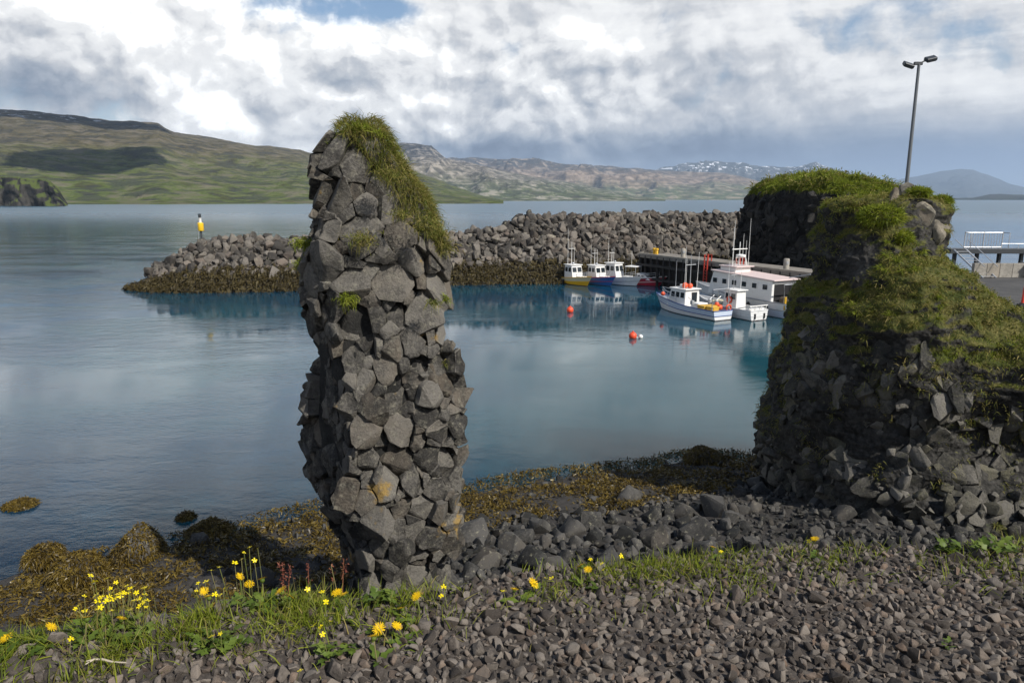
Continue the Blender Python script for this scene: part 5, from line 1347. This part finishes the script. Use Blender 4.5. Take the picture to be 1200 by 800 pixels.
# --- four small boats at the inner corner of the breakwater
GS = "small boats in the corner of the harbour"
def small_boat(px, py, rz, label, m_up, m_low, m_trim, kind):
    b = boat_at(px, py, 0.0, label, GS, rz, "small_boat")
    L = {0: 5.7, 1: 5.6, 2: 6.0, 3: 5.6}[kind]
    hz, hw = hull_parts(b, L, 2.1, 0.68, 0.8, m_up, m_low, m_trim)
    if kind == 3:   # open cuddy with windscreen and canvas top
        cabin(b, 0.2, 2.0, 1.6, 0.7, 0.62, m_cabin, m_cabin, 0.8, 2, 2, 0.02, False)
        bm = bmesh.new(); b_box(bm, (0, -0.6, 2.15), (1.6, 1.5, 0.12)); bevel(bm, 0.05); link("canopy", bm_mesh("canopy", bm, m_white), b)
        for x in (-0.7, 0.7):
            for y in (-1.25, 0.05): tube_part("canopy_post", [(x, y, 0.7), (x, y, 2.12)], 0.03, m_galv, b, 5)
        antenna(b, 0.5, -0.6, 2.2, 1.8)
    else:
        y0 = (-0.9, -0.7, -1.2)[kind]
        cabin(b, y0, y0 + 1.9, 1.55, 0.6, (1.65, 1.6, 1.85)[kind], m_cabin, m_cabin, 0.4, 2, 2)
        box_part("fore_hatch", (0, 1.75, 0.95), (1.0, 0.9, 0.25), m_cabin, b, 0.05)
        zt = (2.35, 2.3, 2.55)[kind]
        mast(b, 0, y0 + 0.4, zt, (2.6, 1.9, 1.6)[kind], 0.035, 0.4, m_white); antenna(b, 0.4, y0 + 0.2, zt, (4.2, 2.2, 2.6)[kind]); antenna(b, -0.45, y0 + 0.3, zt, 1.8)
        ball("search_light", b, (0.3, y0 + 1.2, zt + 0.15), 0.14, m_galv); box_part("stern_box", (0, -2.4, 0.8), (1.2, 0.7, 0.5), m_tub if kind == 0 else m_grey, b, 0.05)
    yy = [1.1, 1.6, 2.1, 2.5, 2.8]; pts = [(-hw(y) * 0.92, y, 0) for y in yy] + [(hw(y) * 0.92, y, 0) for y in reversed(yy)]
    railing(b, pts, [hz(q[1]) for q in pts], 0.45, 5)
    box_part("outboard", (0, -L / 2 - 0.15, 0.75), (0.35, 0.35, 0.6), m_dark, b, 0.06)
    for s in (-1, 1): ball("fender", b, (s * (hw(-0.5) + 0.1), -0.5, 0.4), 0.13, m_black, 1.6)
small_boat(672, 332.5, R(-152), "small boat with a white cabin and a bright yellow bow", m_cream, m_yelh, m_yelh, 0)
small_boat(698, 332.5, R(-150), "small boat with a white cabin and a blue hull, next to the yellow one", m_bluh, m_bluh, m_redh, 1)
small_boat(722, 332.5, R(-140), "small all-white boat with a tall wheelhouse", m_hwhite, m_hwhite, m_grey, 2)
small_boat(747, 333.5, R(-128), "small crimson hulled boat with a white canopy beside the pier end", m_redh, m_redh, m_white, 3)

# mooring lines from the rafted boats to the pier and to each other
def line(b, a, c, sag=0.25):
    pts = [Vector(a).lerp(Vector(c), k / 6) - Vector((0, 0, sag * math.sin(math.pi * k / 6))) for k in range(7)]
    tube_part("mooring_line", [tuple(q) for q in pts], 0.02, m_cream, b, 5)
line(b3, (1.2, 5.2, 1.9), (3.0, 8.5, 3.6)); line(b3, (1.5, -5.6, 1.5), (3.1, -3.0, 3.6)); line(b2, (1.0, 2.6, 1.2), (2.2, 4.0, 1.5), 0.1); line(b1, (0.8, 3.2, 1.4), (2.0, 3.6, 1.2), 0.1); line(b1, (1.0, -3.5, 0.9), (1.6, -3.0, 0.9), 0.08)
for b, xs in ((b1, (-2.6, -0.6, 1.4)), (b2, (-1.8, 0.6))):
    for y in xs: ball("fender", b, (1.32, y, 0.55), 0.14, m_orange if y < -1 else m_white, 1.7)

# ================================================================== FLOWERS AND GRASS ON THE GRAVEL EDGE
m_petal = leaf_mat("dandelion_petal", [(0.0, (0.62, 0.36, 0.004)), (0.5, (0.78, 0.50, 0.006)), (1.0, (0.88, 0.62, 0.012))], 0.6, 0.25)
m_butter = leaf_mat("buttercup_petal", [(0.0, (0.70, 0.55, 0.006)), (1.0, (0.90, 0.74, 0.015))], 0.35, 0.2)
m_stem = leaf_mat("stem_green", [(0.0, (0.09, 0.12, 0.025)), (0.5, (0.16, 0.17, 0.05)), (1.0, (0.24, 0.19, 0.10))], 0.55, 0.1)
m_leaf = leaf_mat("leaf_green", [(0.0, (0.045, 0.080, 0.012)), (0.5, (0.095, 0.140, 0.020)), (1.0, (0.165, 0.210, 0.038))], 0.5, 0.3)
m_dock = leaf_mat("sorrel_red", [(0.0, (0.12, 0.035, 0.025)), (0.5, (0.20, 0.06, 0.04)), (1.0, (0.26, 0.12, 0.06))], 0.7, 0.2)
def head_mesh(name, mat, layers, rad, petals, seed, notch=0.3):
    rng = np.random.default_rng(seed); vs, fs = [], []
    for k in range(layers):
        rr = rad * (1 - 0.24 * k); lift = 0.10 + 0.30 * k / max(layers, 1)
        for i in range(petals - 4 * k):
            a = 2 * math.pi * (i + rng.random() * 0.5) / (petals - 4 * k); w = 2.6 * rr / (petals - 4 * k); r1 = rr * (0.85 + 0.2 * rng.random()); z1 = r1 * (lift + rng.normal() * 0.10); b = len(vs)
            for r_, ww, z in ((0.12 * rr, w * 0.4, 0.05 * rad), (r1 * 0.65, w, z1 * 0.7), (r1, w * 0.75, z1 * 0.85)):
                for s in (-1, 1): vs.append((math.cos(a) * r_ - math.sin(a) * ww * s * 0.5, math.sin(a) * r_ + math.cos(a) * ww * s * 0.5, z + 0.004 * k))
            fs += [(b, b + 1, b + 3, b + 2), (b + 2, b + 3, b + 5, b + 4)]
    return arr_mesh(name, np.array(vs), np.array(fs), mat, False)
dheads = [head_mesh("flower_head", m_petal, 3, 0.5, 20 + i, i) for i in range(3)]
bheads = [head_mesh("flower_head", m_butter, 1, 0.5, 5, 20 + i) for i in range(2)]
bm = bmesh.new(); b_lathe(bm, [(0.08, -0.32), (0.20, -0.2), (0.22, 0.02)], 8); calyx = bm_mesh("calyx", bm, m_leaf, True)
def leaf_data(seed):
    n = 7; vs = []
    for k in range(n):
        t = k / (n - 1); w = 0.17 * math.sin(math.pi * min(1, t * 1.05) ** 0.7) * (1 + 0.45 * (-1) ** k) + 0.015; z = 0.35 * t - 0.55 * t * t
        vs += [(t, -w, z + 0.03), (t, 0, z), (t, w, z + 0.03)]
    f = []
    for k in range(n - 1): a = 3 * k; f += [(a, a + 1, a + 4, a + 3), (a + 1, a + 2, a + 5, a + 4)]
    return arr_mesh("leaf", np.array(vs), np.array(f), m_leaf, True)
leafm = leaf_data(1)
prng = np.random.default_rng(71)
def g_at(x, y): return float(ground(np.array([x]), np.array([y]))[0])
def flower(px, py, kind, label, group):
    """A flower whose head shows at the pixel; it roots in the crest strip."""
    d = ray(px, py); y = None
    # march along the ray to a spot where the head stands a fitting height over the ground
    want = (0.055 + 0.09 * prng.random()) if kind == 'd' else (0.06 + 0.10 * prng.random())
    ya = np.arange(1.75, 3.6, 0.02); gap = CAM_H + d.z / d.y * ya - ground(d.x / d.y * ya, ya); hit = np.nonzero(gap < want)[0]
    if len(hit): y = float(ya[hit[0]])
    if y is None: y = float(crest_y(d.x / d.y * 2.7)) + 0.15
    q = Vector((0, 0, CAM_H)) + d * (y / d.y); gz = g_at(q.x, q.y)
    if q.z - gz > 0.34: gz = q.z - 0.34
    base = Vector((q.x + prng.normal() * 0.015, q.y + prng.normal() * 0.015, gz))
    r = thing("dandelion" if kind == 'd' else "buttercup", tuple(base), label, "flower", group)
    h = q - base; rad = (0.038 + 0.016 * prng.random()) if kind == 'd' else (0.018 + 0.011 * prng.random())
    mid = h * 0.5 + Vector((prng.normal() * 0.012, prng.normal() * 0.012, 0))
    tube_part("stem", [(0, 0, -0.02), tuple(mid), tuple(h)], 0.0026 if kind == 'd' else 0.0012, m_stem, r, 5)
    hd = link("flower_head", (dheads if kind == 'd' else bheads)[int(prng.integers(2))], r); hd.location = h; hd.scale = (rad * 1.0,) * 3
    hd.rotation_euler = (0.55 * prng.random() + 0.1, 0.4 * prng.normal(), prng.random() * 6.28)
    if kind == 'd':
        c = link("calyx", calyx, hd)
        for k in range(4):
            lf = link("leaf", leafm, r); s = 0.05 + 0.05 * prng.random(); lf.scale = (s, s * 0.75, s); lf.rotation_euler = (prng.normal() * 0.2, -0.25 - 0.3 * prng.random(), prng.random() * 6.28); lf.location = (0, 0, 0.012)
D = [(7, 747), (60, 734), (102, 723), (119, 717), (143, 724), (281, 675), (292, 684), (307, 678), (239, 692), (245, 698), (329, 692), (341, 699), (395, 694), (403, 696), (488, 698), (471, 712), (465, 733), (438, 745), (444, 736),
     (681, 662), (689, 667), (625, 683), (603, 690), (955, 631), (835, 641)]
def dlabel(px):
    if px < 180: return "dandelion in the flowery grass clump nearest the round weedy boulder", "dandelions in the clump toward the weedy boulder"
    if px < 420: return "dandelion in the thick grass at the shadowed foot of the rock pillar", "dandelions before the shadowed side of the pillar"
    if px < 520: return "dandelion rising from bare gravel before the sunlit foot of the pillar", "dandelions before the sunlit foot of the pillar"
    if px < 720: return "dandelion on the gravel crest between the pillar and the dark shore blocks", "dandelions on the crest between pillar and shore blocks"
    return "single dandelion in the thin grass strip toward the grassy outcrop", "dandelions in the thin grass toward the outcrop"
DL = {7: "lone dandelion at the weedy end of the grass strip, apart from the rest", 60: "dandelion standing alone between the strip's end and the flowers by the twig", 143: "single large dandelion on the pillar side of the flowers by the bleached twig",
      102: "one of two dandelions side by side behind the bleached twig", 119: "one of two dandelions side by side behind the bleached twig", 281: "one of three dandelions clustered below the tall thin buttercups", 292: "one of three dandelions clustered below the tall thin buttercups", 307: "one of three dandelions clustered below the tall thin buttercups",
      239: "one of two touching dandelions before the dark weedy rocks", 245: "one of two touching dandelions before the dark weedy rocks", 329: "one of two dandelions just below the red sorrel spikes", 341: "one of two dandelions just below the red sorrel spikes", 395: "one of two dandelions in the grass right before the pillar's dark face", 403: "one of two dandelions in the grass right before the pillar's dark face",
      488: "long-stemmed dandelion before the pillar's sunlit face", 471: "dandelion low beside the long-stemmed one before the pillar", 465: "dandelion out in the bare gravel below the long-stemmed one", 438: "one of two touching dandelions farthest out on the gravel before the pillar", 444: "one of two touching dandelions farthest out on the gravel before the pillar",
      681: "one of two dandelions in the thickest tuft of the crest before the shore blocks", 689: "one of two dandelions in the thickest tuft of the crest before the shore blocks", 625: "single dandelion between the pillar and the thickest crest tuft", 603: "low half-hidden dandelion on the crest next to the pillar's sunlit foot", 955: "single tall dandelion below the foot of the grassy outcrop", 835: "dandelion in thin grass between the crest tuft and the outcrop"}
for px, py in D: flower(px, py, 'd', DL[px], "dandelions along the gravel crest")
B = [(121, 690), (133, 692), (146, 694), (160, 694), (118, 711), (170, 696), (230, 692), (262, 690), (318, 703), (340, 712), (106, 674), (111, 681), (126, 677), (136, 682), (148, 686), (112, 697), (115, 703), (119, 699), (124, 704), (128, 698), (131, 702), (136, 700), (141, 698), (152, 699), (157, 703), (163, 701), (168, 705), (173, 703), (180, 698), (152, 714), (92, 709), (88, 713), (83, 748),
     (275, 659), (283, 655), (286, 647), (292, 641), (298, 656), (302, 642), (247, 668), (257, 664), (232, 683), (241, 681), (252, 696), (258, 697), (245, 725), (253, 727), (258, 728), (258, 742), (248, 745), (368, 732), (376, 734), (378, 743), (387, 727), (352, 785), (382, 705), (377, 693), (360, 690),
     (692, 655), (705, 660), (707, 667), (639, 677), (646, 677), (728, 651), (731, 649), (520, 687), (517, 698), (845, 646), (858, 643), (948, 634), (610, 688), (590, 692)]
_fr = np.random.default_rng(5); B += [(int(95 + 85 * a), int(688 + 28 * b)) for a, b in _fr.random((16, 2))]
def blabel(px, py):
    if px < 190: return "small yellow buttercup in the flowery clump nearest the round weedy boulder", "buttercups toward the weedy boulder"
    if px < 265 and py < 710: return "small yellow buttercup around the two touching dandelions before the dark rocks", "buttercups around the touching dandelions"
    if px < 265: return "small yellow buttercup low over the leafy plant below the touching dandelions", "buttercups over the small leafy plant"
    if px < 310: return "tall thin-stemmed buttercup rising above the cluster of three dandelions", "tall buttercups above three dandelions"
    if py > 760: return "tiny yellow flower alone in the open gravel before the pillar", "lone flower in the gravel"
    if px < 420: return "small yellow buttercup at the gravel's edge below the red sorrel", "buttercups below the sorrel"
    if px < 560: return "small yellow buttercup beside the long-stemmed dandelion before the pillar", "buttercups by the long-stemmed dandelion"
    if px < 660: return "small yellow buttercup beside the single dandelion on the crest past the pillar", "buttercups by the single crest dandelion"
    if px < 760: return "small yellow buttercup in the thickest crest tuft before the shore blocks", "buttercups in the thickest crest tuft"
    return "small yellow buttercup in the thin grass strip toward the grassy outcrop", "buttercups toward the outcrop"
for px, py in B: flower(px, py, 'b', *blabel(px, py))

# red-stemmed sorrel at the foot of the pillar
for k, (px, py, lab) in enumerate(((343, 645, "red seeding sorrel spike, the tallest and thickest of those below the pillar"), (352, 648, "thin sorrel stem leaning beside the tallest red spike"), (372, 645, "slender upright sorrel stem with a small red tip"), (398, 648, "pale arching sorrel stem closest to the pillar"), (412, 640, "reddish twiggy sorrel against the pillar's sunlit blocks"))):
    q = at_y(px, py, 3.0); gz = g_at(q.x, 2.85); r = thing("sorrel", (q.x, 2.85, gz), lab, "plant", "sorrel plants at the foot of the pillar")
    h = q.z - gz + 0.02; ln = (0.0, 0.05, 0.01, -0.05, 0.03)[k]
    tube_part("stem", [(-ln, 0, 0), (-ln * 0.5, 0, h * 0.5), (0, 0, h)], [0.003, 0.0025, 0.0015], m_dock if k != 3 else m_stem, r, 5)
    n = (110, 26, 18, 22, 40)[k]; tt = prng.random(n) * (0.5 if k == 0 else 0.25); q_ = np.stack([-ln * tt * 0.6 + prng.normal(size=n) * 0.007, prng.normal(size=n) * 0.007, h * (1 - tt)], 1)
    tag(blades("seed_head", q_, np.tile([0, 0, 0.5], (n, 1)), 0.014, 0.006, prng, m_dock, r, 0.9, 0.3, 2), kind="stuff")

# grass along the crest of the gravel
def crest_grass():
    rng = np.random.default_rng(81); n = 60000
    x = rng.uniform(-2.6, 3.2, n); off = rng.normal(size=n) * 0.12 - 0.10; y = crest_y(x) + off
    px, py, dep = in_view(P2(x, y, GZ))
    dens = np.interp(px, [-100, 0, 150, 190, 230, 300, 400, 440, 500, 560, 620, 700, 780, 850, 900, 960, 1010, 1050, 1095, 1110, 1130, 1150, 1200], [.5, .55, .6, .25, .55, .8, .65, .35, .22, .10, .14, .34, .34, .30, .30, .24, .14, .02, .06, .18, .05, .16, .16])
    k = rng.random(n) < 0.85 * dens * (0.15 + 0.9 * sstep(-0.25, 0.35, fbm(P2(x * 5, y * 5), 3, 14))); x, y, px = x[k], y[k], px[k]
    z = ground(x, y) + 0.015; p = P2(x, y, z); Lr = np.interp(px, [0, 400, 700, 1200], [1.0, 0.9, 0.6, 0.55])
    for mt, sel, L in ((m_fresh, rng.random(len(x)) < 0.80, 0.10), (m_moss, None, 0.13)):
        if sel is None: sel = ~prev
        prev = sel; q = p[sel]
        for a, b in ((-200, 520), (520, 1400)):
            s2 = (px[sel] >= a) & (px[sel] < b)
            tag(blades("grass", q[s2], np.tile([0, 0, 1.0], (s2.sum(), 1)), L if a < 0 else L * 0.72, 0.0042, rng, mt, None, 0.45, 0.5),
                ("long mixed grass" if a < 0 else "short thin grass") + (" green blades" if mt is m_fresh else " dry straw blades") + " growing along the crest of the gravel bank", "grass", kind="stuff")
crest_grass()
# low leafy weeds rooted between the stones
for px, py, w, cnt, lab in ((20, 770, 0.13, 60, "patch of broad green leaves in the gravel at the weedy end of the crest"), (130, 752, 0.16, 70, "low leafy plant below the thickest cluster of yellow flowers"), (258, 765, 0.10, 46, "small bright green leafy plant in the gravel below the pillar's shadow"), (395, 772, 0.07, 26, "small leafy weed sprouting in open gravel before the pillar"), (445, 712, 0.08, 40, "low leafy weed beside the dandelions at the pillar's sunlit foot"),
                            (310, 715, 0.14, 60, "low leafy plant under the dandelions before the pillar's shadow"), (1110, 648, 0.06, 30, "green leafy tuft between the pale boulder and the outcrop rubble"), (1165, 648, 0.10, 44, "wider green leafy tuft beside the pale boulder"), (1108, 762, 0.02, 9, "tiny green sprout alone in the gravel")):
    q = at_z(px, py, GZ); gz = g_at(q.x, q.y); r = thing("leafy_weed", (q.x, q.y, gz), lab, "plant", "low leafy weeds in the gravel")
    for k in range(cnt):
        lf = link("leaf", leafm, r); s = (0.03 + 0.035 * prng.random()) * (0.5 if cnt < 10 else 1); a, d = prng.random() * 6.28, w * prng.random() ** 0.6
        x_, y_ = q.x + math.cos(a) * d, q.y + math.sin(a) * d * 0.6
        lf.location = (x_ - q.x, y_ - q.y, g_at(x_, y_) - gz + 0.02 + 0.03 * prng.random()); lf.scale = (s, s * 1.3, s); lf.rotation_euler = (prng.normal() * 0.3, -0.2 - 0.6 * prng.random(), prng.random() * 6.28)
# bleached twig on the gravel
q0 = at_z(100, 778, GZ + 0.03); r = thing("dry_twig", (q0.x, q0.y, GZ + 0.045), "bleached curved twig lying on the gravel below the yellow flowers", "twig")
pts = [at_z(a, b, GZ + 0.05) - r.location for a, b in ((100, 778), (110, 772), (120, 772), (132, 775), (148, 776))]
tube_part("stem", [tuple(q) for q in pts], [0.002, 0.0035, 0.004, 0.003, 0.002], paint("bleached_wood", (0.42, 0.36, 0.27), 0.7, 0.2), r, 6)
tube_part("side_shoot", [tuple(pts[1]), tuple(pts[1] + Vector((-0.02, -0.01, 0.0)))], 0.002, paint("bleached_wood_tip", (0.42, 0.36, 0.27), 0.7, 0.2), r, 5)

# ================================================================== AIR
def haze():
    bm = bmesh.new(); b_box(bm, (0, 20000, 549), (84000, 45000, 1100)); me = bm_mesh("haze", bm)
    m = bpy.data.materials.new("haze_air"); m.use_nodes = True; t = m.node_tree; t.nodes.clear(); g = T(t)
    out = g.n('ShaderNodeOutputMaterial'); v = g.n('ShaderNodeVolumePrincipled'); g.l.new(v.outputs[0], out.inputs['Volume'])
    v.inputs['Color'].default_value = (0.58, 0.76, 1.0, 1); v.inputs['Density'].default_value = 0.000045; v.inputs['Anisotropy'].default_value = 0.1
    me.materials.append(m)
    tag(link("haze", me), "thin blue haze over the bay", "haze", kind="stuff")
haze()

# fair-weather clouds drifting over the left hill; they throw the patches of shade that lie on it
def cloud(px, py, dist, size, height, label, seed):
    g0 = at_y(px, py, dist); c = Vector(g0) + sun_dir * (height / sun_dir.z)
    u, t = np.meshgrid(np.linspace(0, 2 * math.pi, 49)[:-1], np.linspace(0.02, math.pi - 0.02, 26))
    q = P2(np.cos(u) * np.sin(t), np.sin(u) * np.sin(t), np.cos(t)).reshape(-1, 3)
    q *= (1 + 0.40 * fbm(q * 1.6 + seed, 5, seed) + 0.12 * fbm(q * 5, 3, seed))[:, None]; q[:, 2] = np.where(q[:, 2] < 0, q[:, 2] * 0.5, q[:, 2])
    m, g, p = new_mat("cloud_white"); setp(g, p, (0.85, 0.86, 0.88), 1.0, spec=0.0)
    o = link("cloud", arr_mesh("cloud", q * np.array(size), grid_faces(48, 26, True), m, True)); o.location = c
    tag(o, label, "cloud", kind="stuff")
cloud(108, 192, 1990, (150, 230, 70), 1500, "small white cloud drifting over the slope of the left hill", 4)
cloud(60, 143, 2880, (480, 200, 90), 1400, "broad white cloud drifting over the crest of the left hill", 9)
